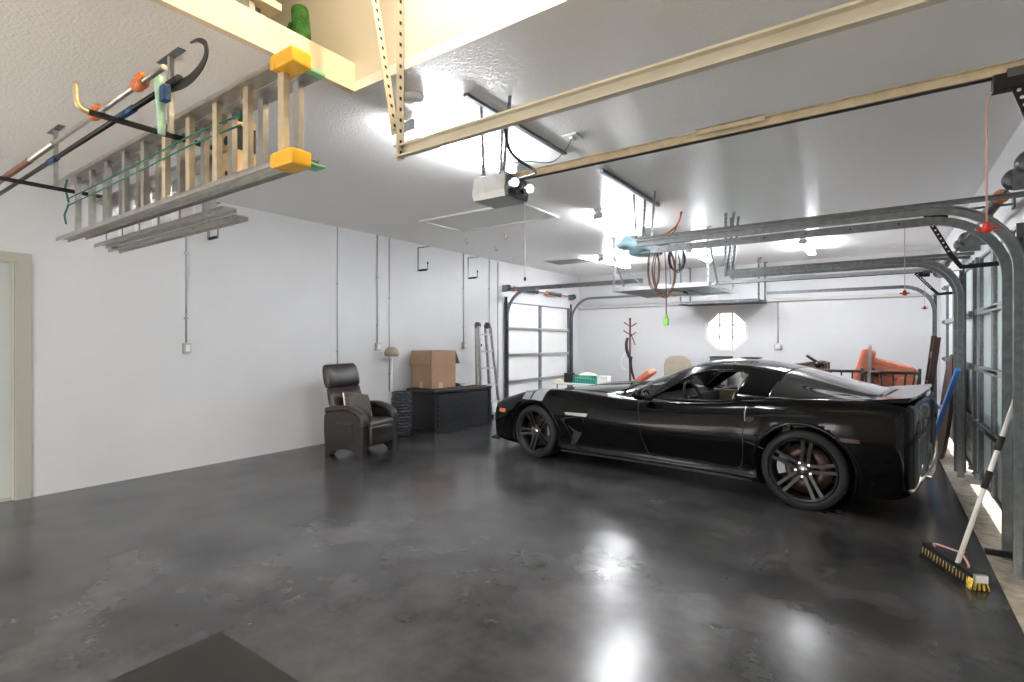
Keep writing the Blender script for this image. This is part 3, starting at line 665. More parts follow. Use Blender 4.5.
# ================================================================ RECLINER
root = thing('recliner', 'dark brown leather recliner armchair against the white wall', 'armchair', (-5.20, 4.17, 0), math.radians(12))
W2 = .335
for s in (-1, 1):
    y0, y1 = s*W2, s*(W2-.105); lo, hi = min(y0, y1), max(y0, y1)
    # side panel: arched bottom, domed arm top
    poly = [(-.27, 0), (-.20, 0), (-.17, .05), (-.10, .085), (.02, .10), (.13, .085), (.19, .05), (.215, 0), (.285, 0), (.29, .30), (.28, .40), (.25, .46)]
    top = [(.18, .515), (.08, .545), (-.03, .55), (-.14, .54), (-.25, .515), (-.285, .46), (-.285, .30)]
    g = N(); prism(g, poly+top, 'Y', lo+.01, hi-.01, bev=.008); obj('side_panel', g, 'leather', root)
    g = N(); arm = crom([Vector(p) for p in ((.29, 0, .36), (.285, 0, .43), (.25, 0, .49), (.16, 0, .545), (.03, 0, .572), (-.12, 0, .565), (-.26, 0, .54))], 5)
    vs = []
    for i, p in enumerate(arm):
        t = (arm[min(i+1, len(arm)-1)]-arm[max(i-1, 0)]).normalized(); nn = Vector((t.z, 0, -t.x)) if t.x < 0 else Vector((t.z, 0, -t.x)); nn = -nn if nn.z < 0 or (abs(nn.z) < .2 and nn.x < 0) else nn
        ring = []
        for a in range(12):
            th = 2*PI*a/12; cy, sy = math.cos(th), math.sin(th)
            ring.append(g.verts.new(p + Vector((0, (lo+hi)/2 + .062*math.copysign(abs(cy)**.6, cy), 0)) + nn*(.034*math.copysign(abs(sy)**.6, sy)-.012)))
        vs.append(ring)
    for a, c in zip(vs, vs[1:]):
        for j in range(12):
            f = g.faces.new((a[j], a[(j+1) % 12], c[(j+1) % 12], c[j])); f.smooth = True
    g.faces.new(vs[0][::-1]); g.faces.new(vs[-1]); obj('armrest', g, 'leather', root)
g = N(); bx(g, (-.10, -W2-.001, .22), (.14, -W2+.012, .40), bev=.004); bx(g, (-.10, -W2-.008, .36), (.14, -W2+.002, .385), bev=.003); obj('side_pocket', g, 'leather', root)
g = N(); bx(g, (-.24, -.225, .10), (.26, .225, .30), bev=.02); obj('base', g, 'leather', root)
g = N(); bx(g, (-.2, -.226, .27), (.33, .226, .42), bev=.05); [setattr(f, 'smooth', True) for f in g.faces]; obj('seat_cushion', g, 'leather', root)
g = N(); bx(g, (.27, -.226, .13), (.335, .226, .36), bev=.028); [setattr(f, 'smooth', True) for f in g.faces]; obj('footrest', g, 'leather', root)
# back: leaning slab with lumbar and headrest rolls
R = ry(-math.radians(14))
def back(sec, name, th0):
    g = N(); n = len(sec); vs = []
    for (z, half, th) in sec:
        ring = []
        for a in range(20):
            t = 2*PI*a/20; c, s = math.cos(t), math.sin(t)
            ring.append(g.verts.new(R @ Vector((th*math.copysign(abs(c)**.7, c), half*math.copysign(abs(s)**.35, s), z)) + Vector((-.17, 0, .36))))
        vs.append(ring)
    for a, c in zip(vs, vs[1:]):
        for j in range(20):
            f = g.faces.new((a[j], a[(j+1) % 20], c[(j+1) % 20], c[j])); f.smooth = True
    g.faces.new(vs[0][::-1]); g.faces.new(vs[-1]); return obj(name, g, 'leather', root)
back([(-.15, .21, .05), (-.1, .235, .07), (.02, .25, .085), (.15, .262, .085), (.30, .27, .075), (.425, .275, .05), (.435, .27, .03)], 'backrest', 0)
back([(.435, .262, .03), (.45, .274, .065), (.50, .28, .078), (.58, .28, .078), (.67, .275, .066), (.715, .262, .045), (.725, .245, .02)], 'headrest', 0)
pil = thing('throw_pillow', 'brown throw pillow with white lace edge on the recliner', 'pillow', (-5.22, 4.13, .575), math.radians(8))
Mx = Matrix.Rotation(math.radians(-24), 4, 'Y') @ Matrix.Rotation(math.radians(-12), 4, 'X')
g = N(); pillow(g, .13, .38, .25, None); 
for v in g.verts: pass
g.free(); g = N(); pillow(g, .40, .30, .15, Mx @ Matrix.Rotation(PI/2, 4, 'Y') @ Matrix.Rotation(PI/2, 4, 'Z')); obj('cushion', g, 'cushion_brown', pil)
g = N(); pts = []
for i in range(25):
    t = i/24; pts.append((Mx @ Vector((.004*math.sin(i*2.2), -.20-.006*math.cos(i*2.4), -.13+.26*t))))
tube(g, pts, .009, 6); obj('lace_edge', g, 'lace', pil); g = N(); pts = [(Mx @ Vector((.004*math.sin(i*2.2), .20+.006*math.cos(i*2.4), -.13+.16*i/24))) for i in range(25)]; tube(g, pts, .009, 6); obj('lace_edge', g, 'lace', pil)

# ================================================================ DECK BOX
ang = math.radians(84)  # direction of long side
root = thing('deck_box', 'black wicker pattern storage deck box under the cardboard box', 'storage box', (-5.30, 5.56, 0), ang)
LB, DB, HB = 1.19, .64, .575
g = N(); bx(g, (.02, .02, .01), (LB-.02, DB-.02, HB), bev=.01)
for x in (0, LB-.06):
    for y in (0, DB-.06): bx(g, (x, y, 0), (x+.06, y+.06, HB+.01), bev=.008)
bx(g, (0, 0, 0), (LB, DB, .035), bev=.006)
obj('body', g, 'box_black', root)
g = N()
rows, cols_ = 14, 26
for r in range(rows):
    for c in range(cols_):
        x0 = .065 + (LB-.13)*c/cols_ + (.0 if r % 2 == 0 else (LB-.13)/cols_/2); x1 = x0 + (LB-.13)/cols_*.92
        if x1 > LB-.06: continue
        z0 = .045 + (HB-.06)*r/rows
        bx(g, (x0, -.004, z0), (x1, .018, z0+(HB-.06)/rows*.72), rot=rz(.42))
obj('wicker_panel', g, 'wicker_black', root)
g = N(); bx(g, (-.012, -.012, HB+.01), (LB+.012, DB+.012, HB+.05), bev=.012); bx(g, (.06, .05, HB+.04), (LB-.06, DB-.05, HB+.062), bev=.012)
for i in range(9): bx(g, (.12+i*.105, .08, HB+.055), (.16+i*.105, DB-.08, HB+.068), bev=.003)
obj('lid', g, 'box_black', root)
g = N(); bx(g, (LB/2-.06, -.022, HB+.0), (LB/2+.06, -.010, HB+.025), bev=.004); obj('latch', g, 'wicker_black', root)
ZL = HB+.068
# cardboard box
cb = thing('cardboard_box', 'open cardboard box standing on the black deck box', 'box', (0, 0, ZL+.001)); E = Matrix.Rotation(ang, 3, 'Z')
P0 = Vector((-5.30, 5.56, 0)) + E @ Vector((.04, .12, 0)); cb.location = (P0.x, P0.y, ZL+.001); cb.rotation_euler = (0, 0, ang)
bw, bd, bh = .48, .46, .56
g = N()
for a, c in (((0, 0), (bw, .006)), ((0, bd-.006), (bw, bd)), ((0, 0), (.006, bd)), ((bw-.006, 0), (bw, bd))): bx(g, (*a, 0), (*c, bh))
bx(g, (0, 0, 0), (bw, bd, .006)); obj('carton', g, 'cardboard', cb)
def flap(name, pts, ln, mat='cardboard'):
    g = N(); A = [Vector(p) for p in pts]; nrm = (A[1]-A[0]).cross(A[2]-A[0]).normalized()*.005
    v = [g.verts.new(p) for p in A]+[g.verts.new(p+nrm) for p in A]
    g.faces.new(v[:4]); g.faces.new(v[4:][::-1])
    for i in range(4): g.faces.new((v[i], v[i+4], v[4+(i+1) % 4], v[(i+1) % 4]))
    obj(name, g, mat, cb)
flap('flap', [(-.002, 0, bh), (-.002, bd, bh), (-.03, bd+.02, bh-.21), (-.03, -.0, bh-.21)], 0)
flap('flap', [(bw+.002, 0, bh), (bw+.002, bd, bh), (bw+.09, bd, bh-.20), (bw+.09, 0, bh-.20)], 0)
flap('flap', [(0, bd, bh), (bw, bd, bh), (bw, bd+.03, bh-.2), (0, bd+.03, bh-.2)], 0)
flap('flap', [(0.01, .010, bh), (bw-.01, .010, bh), (bw-.01, .016, bh-.16), (0.01, .016, bh-.16)], 0, 'cardboard_in')
g = N(); bx(g, (.14, -.0015, .0), (.22, 0, .09)); bx(g, (-.0015, .2, 0), (0, .27, .10)); obj('tape', g, 'tape', cb)
# tools beside the carton
Pw = Vector((-5.30, 5.56, ZL)) 
def onbox(x, y): v = E @ Vector((x, y, 0)); return (Pw.x+v.x, Pw.y+v.y, ZL+.001)
g = N(); bx(g, (0, 0, 0), (.10, .05, .045), bev=.006); bx(g, (.01, .01, .044), (.09, .04, .05)); o = tag(obj('tape_gun', g, 'black_metal'), 'small black box on the deck box right of the carton', 'box'); o.name = 'small_box'; o.location = onbox(.56, .20); o.rotation_euler.z = ang
for i, (x, y, a, l, m_, lab) in enumerate(((.70, .12, .25, .34, 'pine', 'long pale wood offcut lying on the deck box'), (.76, .25, -.1, .25, 'cream_lit_metal', 'short cream strip lying on the deck box behind the pale offcut'), (.66, .36, .4, .22, 'pine', 'wood offcut lying at the back of the deck box'))):
    g = N(); bx(g, (0, 0, 0), (l, .035, .02), bev=.003); o = tag(obj('wood_offcut', g, m_), lab, 'offcut', 'strips lying on the deck box'); o.location = onbox(x, y); o.rotation_euler.z = ang+a
# fan / lamp behind
root = thing('floor_lamp', 'beige round headed floor lamp half hidden behind the carton', 'lamp', (-5.83, 5.22, 0), .3)
g = N(); lathe(g, [(0, 0), (.12, 0), (.12, .012), (.03, .03), (.012, .05), (0, .05)], seg=24); obj('base', g, 'white_plastic', root)
g = N(); cyl(g, (0, 0, .03), (0, 0, 1.12), .012, 12); obj('pole', g, 'white_plastic', root)
g = N(); lathe(g, [(.02, 1.26), (.07, 1.25), (.10, 1.21), (.11, 1.17), (.10, 1.13), (.085, 1.13), (.07, 1.19), (.02, 1.23)], seg=28); obj('lamp_shade', g, 'tan_cloth', root)
root = thing('wicker_basket', 'black woven basket between the recliner and the deck box', 'basket', (-5.62, 5.22, 0), .2)
g = N()
for k in range(14):
    z = .05+k*.043; r = .115+.012*math.sin(k*.24)
    pts = [((r+.009*math.cos(9*2*PI*i/72+PI*(k % 2)))*math.cos(2*PI*i/72), (r+.009*math.cos(9*2*PI*i/72+PI*(k % 2)))*math.sin(2*PI*i/72), z) for i in range(73)]
    tube(g, pts, .021, 6, caps=False)
obj('woven_side', g, 'wicker_black', root)
g = N(); lathe(g, [(0, 0), (.12, 0), (.125, .03), (.10, .03), (0, .03)], seg=24); lathe(g, [(.10, .03), (.11, .63), (.09, .63), (.085, .03)], seg=24); obj('liner', g, 'box_black', root)
# standing multi ladder behind the deck box
root = thing('folding_ladder', 'folded silver multi position ladder standing against the wall', 'ladder', (-5.70, 7.12, 0), PI/2)
def lrail(g, a, c, w=.028, d=.05):
    a, c = Vector(a), Vector(c); sweep(g, [a, c], [(-w/2, -d/2), (w/2, -d/2), (w/2, d/2), (-w/2, d/2)], (1, 0, 0))
for dy, x0, x1, ztop in ((.0, -.17, -.12, 1.62), (.0, .22, .14, 1.62), (-.13, -.22, -.15, 1.60), (-.13, .30, .19, 1.60)):
    g = N(); lrail(g, (x0, dy-.08, 0.0), (x1, dy*.6, ztop)); obj('side_rail', g, 'alu', root)
for i in range(5):
    z = .30+i*.29; t = z/1.62
    g = N(); bx(g, (-.17+.05*t, -.13*(1-t*.4)-.12*(1-t), z-.014), (.26-.09*t, -.13*(1-t*.4)-.02*(1-t)+.01, z+.014), bev=.006); obj('rung', g, 'galv_light', root)
for x in (-.12, .15):
    g = N(); cyl(g, (x-.025, -.04, 1.62), (x+.025, -.04, 1.62), .055, 18); cyl(g, (x-.035, -.04, 1.62), (x+.035, -.04, 1.62), .022, 12); obj('hinge', g, 'galv_dark', root)
for x0, dy in ((-.17, -.08), (.22, -.08), (-.22, -.21), (.30, -.21)):
    g = N(); bx(g, (x0-.03, dy-.04, 0.0), (x0+.03, dy+.04, .05), bev=.008); obj('foot', g, 'rubber', root)
# ================================================================ STORAGE RACKS
def rack(label, x0, x1, y0, y1, z, hang, frame='galv_light', brace=True):
    root = thing('ceiling_rack', label, 'storage rack', ((x0+x1)/2, (y0+y1)/2, z)); hx, hy = (x1-x0)/2, (y1-y0)/2
    g = N()
    for y in (-hy, hy): bx(g, (-hx, y-.015, -.03), (hx, y+.015, .03), bev=.003)
    for x in (-hx, -hx*.33, hx*.33, hx): bx(g, (x-.015, -hy, -.03), (x+.015, hy, .0), bev=.003)
    obj('deck_frame', g, frame, root)
    g = N(); bx(g, (-hx+.015, -hy+.015, -.008), (hx-.015, hy-.015, -.004)); obj('deck_panel', g, 'galv_dark', root)
    g = N()
    n = int(2*hx/.05)
    for i in range(n+1): x = -hx+2*hx*i/n; cyl(g, (x, -hy, .004), (x, hy, .004), .003, 5)
    for i in range(8): y = -hy+2*hy*i/7; cyl(g, (-hx, y, .008), (hx, y, .008), .004, 5)
    obj('wire_deck', g, 'galv_dark', root)
    for x in (-hx, hx):
        for y in (-hy, hy):
            g = N(); h2 = True; perf(g, (x, y, -.03), (x, y, hang-z), .035, .003, (1 if x < 0 else -1, 0, 0), h2, .09); bx(g, (x-.03, y-.06, hang-z-.005), (x+.03, y+.06, hang-z-.001)); obj('post', g, [frame, 'holes'], root)
    if brace:
        for x in (-hx, hx):
            g = N(); sweep(g, [(x, -hy+.02, .55), (x, -hy+.45, .03)], [(-.015, -.002), (.015, -.002), (.015, .002), (-.015, .002)], (1, 0, 0)); obj('brace', g, frame, root)
        g = N(); sweep(g, [(-hx+.05, -hy+.01, .45), (-hx+.45, -hy+.01, .03)], [(-.015, -.002), (.015, -.002), (.015, .002), (-.015, .002)], (0, 1, 0)); obj('brace', g, frame, root)
    return root
rack('ceiling rack with wire deck hanging over the car roof', -3.30, -1.90, 7.30, 8.75, 2.12, ZC)
root = rack('narrow ceiling rack hanging in front of the octagonal window', -3.33, -1.85, 10.58, 11.22, 2.11, ZC, frame='galv_dark', brace=False)
g = N(); bx(g, (-.73, -.31, .012), (.73, .31, .022)); obj('solid_shelf', g, 'galv_dark', root)
tube_pts = [(-2.35, 9.3, 2.75), (-2.3, 9.3, 2.60)]
# things hanging at the end of the galvanized track
def coil(label, mat, cx, cy, cz, rx_, rz_, turns, drop, end, grp=None):
    pts = []
    for i in range(turns*16+1):
        a = 2*PI*i/16; k = 1+.10*math.sin(i*.37); pts.append((cx + rx_*k*math.sin(a)*(1-.06*(i//16)), cy+.02*math.sin(a*.5)+.012*(i//16), cz - rz_*(1-math.cos(a))*k))
    if drop: pts += [(cx+.03, cy-.02, cz-.1), (cx+.04, cy-.02, cz-drop*.6), (cx+.04, cy-.02, cz-drop)]
    g = N(); tube(g, pts, .0045, 7, smooth=2); return tag(obj('cable_coil', g, mat), label, 'cord', grp)
c1 = coil('coiled brown extension cord with lime green plug over the galvanized track', 'cable_brown', -1.52, 4.36, 2.15, .10, .20, 3, .60, True)
g = N(); bx(g, (-1.50, 4.32, 1.48), (-1.46, 4.36, 1.54), bev=.008); cyl(g, (-1.48, 4.34, 1.54), (-1.48, 4.34, 1.57), .014, 10); obj('plug', g, 'lime_plastic', c1, 'lime green plug')
c2 = coil('dark cord coil hanging nearer the tail end of the galvanized track', 'cable_black', -1.42, 4.40, 2.15, .07, .10, 3, .2, False)
c3 = coil('thin rust coloured cord looped low at the very end of the track', 'cable_brown', -1.60, 4.35, 2.15, .05, .17, 2, 0, False)
cable('power_cable', 'orange and white cable bundle coming out of the ceiling above the cord coils', 'cable', [(-1.96, 6.27, ZC), (-1.95, 6.22, ZC-.08), (-1.99, 6.15, ZC-.2), (-2.05, 6.0, ZC-.30), (-2.06, 5.6, 2.44)], .012, 'orange_plastic')
cable('power_cable', 'dark cable swinging from the ceiling to the blue opener', 'cable', [(-1.94, 6.25, ZC), (-1.98, 6.1, ZC-.25), (-1.9, 5.6, 2.5), (-1.9, 5.42, 2.40)], .007, 'cable_black')
cable('power_cable', 'pair of white cables hanging over the back wall beside the narrow rack', 'cable', [(-1.95, 10.9, ZC), (-1.93, 10.9, 2.75), (-1.98, 10.9, 2.55), (-2.15, 10.95, 2.45)], .006, 'galv')
root = thing('blue_tarp', 'light blue tarp bundle draped over the track end by the cord coils', 'tarp', (-1.72, 4.40, 2.19))
g = N(); pillow(g, .42, .17, .12, Matrix.Rotation(.12, 4, 'Y'), p=.4)
for v in g.verts: v.co.z += .018*math.sin(v.co.x*38)+.01*math.sin(v.co.y*60+v.co.x*20)
obj('cloth', g, 'sky_blue', root)

# ================================================================ BACK OF THE GARAGE
# coat rack
root = thing('coat_rack', 'dark red wooden coat rack against the back wall', 'coat rack', (-4.48, 10.8, 0))
g = N(); cyl(g, (0, 0, .12), (0, 0, 1.82), .022, 12); lathe(g, [(0, 1.86), (.02, 1.85), (.028, 1.83), (.02, 1.80), (0, 1.80)], seg=14); obj('pole', g, 'red_wood', root)
for k in range(4):
    a = k*PI/2+.3; g = N(); tube(g, [(0, 0, .30), (.14*math.cos(a), .14*math.sin(a), .26), (.24*math.cos(a), .24*math.sin(a), .08), (.27*math.cos(a), .27*math.sin(a), .02)], .017, 8, smooth=4); obj('leg', g, 'red_wood', root)
for k, (a, z) in enumerate(((.1, 1.66), (PI, 1.68), (.9, 1.46), (PI+.3, 1.50), (-.5, .46), (PI-.2, .46))):
    dz = .10 if z > 1 else -.12; g = N(); tube(g, [(0, 0, z), (.07*math.cos(a), .07*math.sin(a), z+dz*.3), (.14*math.cos(a), .14*math.sin(a), z+dz*.8)], .013, 8, smooth=3); obj('peg', g, 'red_wood', root)
def hang(label, cat, nm, mat, x, y, ps, r):
    g = N(); tube(g, [(x+a, y, z) for a, z in ps], r, 10, smooth=4)
    for v in g.verts: v.co.y = y+(v.co.y-y)*.5
    return tag(obj(nm, g, mat), label, cat)
hang('black umbrella hanging from the coat rack, right side', 'umbrella', 'umbrella', 'black_foam', -4.48, 10.72, [(.04, 1.52), (.07, 1.46), (.12, 1.34), (.15, 1.27)], [.012, .02, .05, .012])
hang('black cap hanging on the left of the coat rack pole', 'hat', 'cap', 'black_foam', -4.44, 10.72, [(-.06, 1.42), (-.09, 1.30), (-.08, 1.15), (-.02, 1.0)], [.03, .06, .07, .04])
hang('dark strap bag dangling low on the coat rack', 'bag', 'strap_bag', 'black_foam', -4.44, 10.70, [(.02, 1.02), (.01, .95), (.03, .75), (.10, .52)], [.05, .055, .04, .02])
hang('white lanyard loop hanging from the coat rack', 'lanyard', 'lanyard', 'white_plastic', -4.48, 10.70, [(-.06, 1.1), (-.16, .95), (-.15, .8), (-.05, .72)], .012)
# folding table with crate
root = thing('folding_table', 'low folding table in the far left corner holding the teal crate', 'table', (-5.10, 9.90, 0))
g = N(); bx(g, (-.58, -.35, .44), (.60, .35, .47), bev=.006); obj('tabletop', g, 'white_plastic', root)
for x in (-.52, .53):
    for y in (-.28, .28): g = N(); cyl(g, (x, y, 0), (x, y, .44), .014, 10); obj('leg', g, 'galv', root)
root = thing('plastic_crate', 'teal plastic crate on the table behind the car hood', 'crate', (-5.02, 9.85, .472))
g = N()
for a, c in (((-.26, -.17), (.26, -.16)), ((-.26, .16), (.26, .17)), ((-.26, -.16), (-.25, .16)), ((.25, -.16), (.26, .16))):
    bx(g, (*a, .0), (*c, .045)); bx(g, (*a, .13), (*c, .17)); bx(g, (*a, .075), (*c, .095))
for i in range(9):
    x = -.25+i*.0615
    for y in (-.17, .16): bx(g, (x, y, 0), (x+.018, y+.01, .17))
bx(g, (-.26, -.17, 0), (.26, .17, .01)); obj('lattice', g, 'teal_plastic', root)
g = N(); pillow(g, .4, .28, .16, Matrix.Translation((0, 0, .13)), p=.5); tag(obj('cloth_bundle', g, 'cream_plastic'), 'cream cloth bundle filling the teal crate', 'cloth'); bpy.data.objects['cloth_bundle'].location = (-5.02, 9.85, .483)
g = N(); bx(g, (-.09, -.08, 0), (.09, .08, .20), bev=.004); bx(g, (-.07, -.083, .05), (.07, -.079, .15)); o = tag(obj('small_box', g, 'cable_black'), 'black box on the table left of the teal crate', 'box'); o.location = (-5.41, 9.78, .472)
g = N(); bx(g, (-.11, -.09, 0), (.11, .09, .16), bev=.01); bx(g, (-.115, -.095, .14), (.115, .095, .165), bev=.006); o = tag(obj('small_box', g, 'white_plastic'), 'white lidded box on the table right of the teal crate', 'box'); o.location = (-4.64, 9.83, .472)
g = N(); bx(g, (-.07, -.1, 0), (.07, .1, .07), bev=.01); o = tag(obj('paper_bag', g, 'pine'), 'flat tan package on the table edge nearest the left overhead door', 'package'); o.location = (-5.58, 9.68, .472)
# tan chair
root = thing('upholstered_chair', 'tan upholstered chair with rounded back beyond the windshield', 'chair', (-3.30, 10.30, 0), .2)
g = N(); vs = []
poly = [(-.26, .50), (-.27, .85), (-.24, .97), (-.15, 1.04), (0, 1.06), (.15, 1.04), (.24, .97), (.27, .85), (.26, .50)]
prism(g, poly, 'Y', .14, .24, bev=.03); obj('backrest', g, 'tan_cloth', root, smooth=False)
g = N(); bx(g, (-.27, -.27, .38), (.27, .25, .50), bev=.04); obj('seat', g, 'tan_cloth', root)
for x in (-.22, .22):
    for y in (-.22, .20): g = N(); cyl(g, (x, y, 0), (x, y, .40), .018, 10, ); obj('leg', g, 'dark_wood', root)
# coral lounge chair left
root = thing('lounge_chair', 'coral padded lounge chair whose back rises behind the windshield', 'chair', (-3.78, 9.45, 0), .12)
g = N(); bx(g, (-.45, -.28, .30), (.35, .28, .42), bev=.04); obj('seat', g, 'coral', root)
g = N(); bx(g, (-.06, -.28, .0), (.04, .28, .62), rot=ry(math.radians(52)), at=(-.02, 0, .0), bev=.04)
for v in g.verts: v.co += Vector((-.18, 0, .42))
obj('backrest', g, 'coral', root)
for x in (-.38, .28):
    for y in (-.22, .22): g = N(); cyl(g, (x, y, 0), (x, y, .32), .02, 10); obj('leg', g, 'dark_wood', root)
# clutter row against the back wall seen over the car roof
for x, y, sx, h, mat, nm, lab in ((-2.62, 10.95, .34, 1.045, 'galv_dark', 'speaker_box', 'dark flat topped cabinet under the left half of the octagonal window'), (-2.06, 10.95, .30, 1.035, 'galv_dark', 'speaker_box', 'dark flat topped cabinet under the right edge of the octagonal window')):
    root = thing('storage_cabinet', lab, 'cabinet', (x, y, 0)); g = N(); bx(g, (-sx/2, -.2, 0), (sx/2, .2, h-.02), bev=.006); obj('body', g, mat, root)
    g = N(); bx(g, (-sx/2-.01, -.21, h-.02), (sx/2+.01, .21, h), bev=.004); obj('top', g, 'rubber', root); g = N(); bx(g, (-sx/2+.02, -.206, .08), (sx/2-.02, -.2, h-.08)); obj('door', g, 'galv', root)
# grill / covered machine with lever at right
root = thing('exercise_bench', 'grey padded bench with a black lever behind the hatch glass', 'bench', (-.98, 9.75, 0))
g = N(); prism(g, [(-.42, .90), (.18, 1.0), (.26, 1.0), (.26, .84), (-.40, .82)], 'Y', -.22, .22, bev=.02); obj('pad', g, 'tan_cloth', root)
g = N(); tube(g, [(-.43, -.22, .92), (.18, -.22, 1.015), (.27, -.22, 1.0), (.27, -.22, .45)], .018, 8); obj('frame_tube', g, 'dark_wood', root); g = N(); tube(g, [(-.43, .22, .92), (.18, .22, 1.015), (.27, .22, 1.0), (.27, .22, .45)], .018, 8); obj('frame_tube', g, 'dark_wood', root)
for x in (-.3, .22):
    for y in (-.18, .18): g = N(); cyl(g, (x, y, 0), (x, y, .86), .02, 10); obj('leg', g, 'dark_wood', root)
g = N(); tube(g, [(.0, -.25, 1.12), (.10, -.25, 1.05), (.24, -.25, .96)], .022, 10); lathe(g, [(0, -.04), (.05, -.03), (.05, .03), (0, .04)], (.16, -.25, .98), 'Y', 16); obj('lever', g, 'black_metal', root)
# spindle-back armchairs
def spindle_chair(label, x, y, rot, s=1, h=.90):
    root = thing('spindle_armchair', label, 'chair', (x, y, 0), rot, 'dark wood spindle back armchairs')
    g = N(); bx(g, (-.27, -.26, .42), (.27, .26, .46), bev=.015); obj('seat', g, 'dark_wood', root)
    for sx in (-.23, .23):
        for yy in (-.21, .21): g = N(); tube(g, [(sx, yy, .43), (sx*1.12, yy*1.12, 0)], [.022, .014], 10); obj('leg', g, 'dark_wood', root)
    g = N(); pts = [(.31, .20, h-.06), (.27, -.05, h-.01), (.16, -.23, h), (0, -.27, h), (-.16, -.23, h), (-.27, -.05, h-.01), (-.31, .20, h-.06)]
    tube(g, pts, .021, 10, smooth=5); obj('arm_rail', g, 'dark_wood', root)
    pc = crom([Vector(p) for p in pts], 5)
    for i in range(3, len(pc)-1, 4):
        p = pc[i]; g = N(); tube(g, [(p.x*.75, p.y*.75, .45), (p.x, p.y, p.z)], .012, 8); obj('spindle', g, 'dark_wood', root)
    for sx in (-1, 1):
        g = N(); tube(g, [(sx*.25, .20, .45), (sx*.30, .20, .65), (sx*.31, .20, h-.04), (sx*.315, .22, h+.03)], .020, 10, smooth=3); obj('arm_post', g, 'dark_wood', root)
    return root
spindle_chair('spindle back wooden armchair left of the silver pole', -.44, 8.95, -.1, h=.93)
spindle_chair('spindle back wooden armchair in front of the coral armchair', .10, 8.45, .05, h=.95)
# upturned coral armchair
root = thing('coral_armchair', 'coral club armchair tipped over on top of other seats', 'armchair', (.04, 9.45, 0))
Rt = ry(math.radians(16))
def tip(vs, piv=(0, 0, .9)):
    for v in vs: v.co = Rt @ (v.co-Vector(piv)) + Vector(piv)
g = N(); bx(g, (-.34, -.33, .86), (.34, .33, 1.06), bev=.05); tip(g.verts); obj('seat_slab', g, 'coral', root)
g = N(); bx(g, (-.36, -.36, .62), (-.18, .36, 1.16), bev=.05); tip(g.verts); obj('armrest', g, 'coral', root)
g = N(); bx(g, (.16, -.34, .50), (.34, .34, .92), bev=.05); tip(g.verts); obj('armrest', g, 'coral', root)
g = N(); bx(g, (-.30, -.25, .08), (.36, .30, .86), bev=.06); obj('back_block', g, 'coral', root)
for x in (-.22, .28):
    for y in (-.18, .22): g = N(); cyl(g, (x, y, 0), (x, y, .1), .025, 10); obj('leg', g, 'dark_wood', root)
# leaning dark frames
root = thing('wooden_bed_rail', 'dark brown wooden frame leaning at the far garage door corner', 'frame', (.47, 8.9, 0))
g = N(); tube(g, [(-.04, .0, .0), (.12, 0, 1.40)], .001, 4); g.free()
g = N(); sweep(g, [(-.03, 0, .0), (.13, 0, 1.40)], [(-.04, -.035), (.04, -.035), (.04, .035), (-.04, .035)], (0, 1, 0)); obj('front_post', g, 'dark_wood', root)
g = N(); sweep(g, [(-.03, .55, .0), (.13, .55, 1.42)], [(-.04, -.03), (.04, -.03), (.04, .03), (-.04, .03)], (0, 1, 0)); obj('rear_post', g, 'dark_wood', root)
for z in (.25, .75, 1.15):
    g = N(); x = -.03+.16*z/1.4; bx(g, (x-.02, .04, z-.05), (x+.02, .51, z+.05), bev=.006); obj('cross_rail', g, 'red_wood', root)
root = thing('round_table_top', 'dark oval tabletop leaning against the farthest overhead door', 'tabletop', (.60, 7.75, .60), 0)
g = N(); bmesh.ops.create_cone(g, cap_ends=True, segments=48, radius1=.5, radius2=.5, depth=.035, matrix=Matrix.Rotation(PI/2, 4, 'Y'))
for v in g.verts: v.co.z *= 1.2; v.co.x += v.co.z*.09
bmesh.ops.bevel(g, geom=[e for e in g.edges if len(e.link_faces) == 2 and abs(e.calc_face_angle()) > .8], offset=.008, segments=2, affect='EDGES')
obj('oval_board', g, 'dark_wood', root)
g = N(); cyl(g, (-.03, 0, 0), (-.05, 0, -.02), .05, 16); cyl(g, (-.04, 0, 0), (-.12, .0, -.02), .025, 12); obj('pedestal_stub', g, 'galv_light', root)
root = thing('metal_pole', 'silver metal pole standing up between the two spindle armchairs', 'pole', (-.142, 8.02, 0))
g = N(); sweep(g, [(-.02, .0, 0), (.02, .06, 1.30)], [(-.017, -.017), (.017, -.017), (.017, .017), (-.017, .017)], (0, 1, 0)); obj('post', g, 'galv_light', root)
g = N(); bx(g, (-.05, -.03, 0), (.01, .03, .02), bev=.003); obj('foot', g, 'rubber', root)
root = thing('blue_pole', 'bright blue pole leaning on the middle garage track behind the car', 'pole', (.38, 7.55, 0))
g = N(); sweep(g, [(.02, .0, .0), (.215, -1.0, 1.08)], [(-.020, -.020), (.020, -.020), (.020, .020), (-.020, .020)], (1, 0, 0)); obj('shaft', g, 'sky_blue3' if 'sky_blue3' in M else 'blue_pole_paint', root)
g = N(); lathe(g, [(0, 0), (.04, 0), (.045, .02), (.03, .05), (0, .05)], (.02, 0, 0), seg=16); obj('end_tip', g, 'black_metal', root)

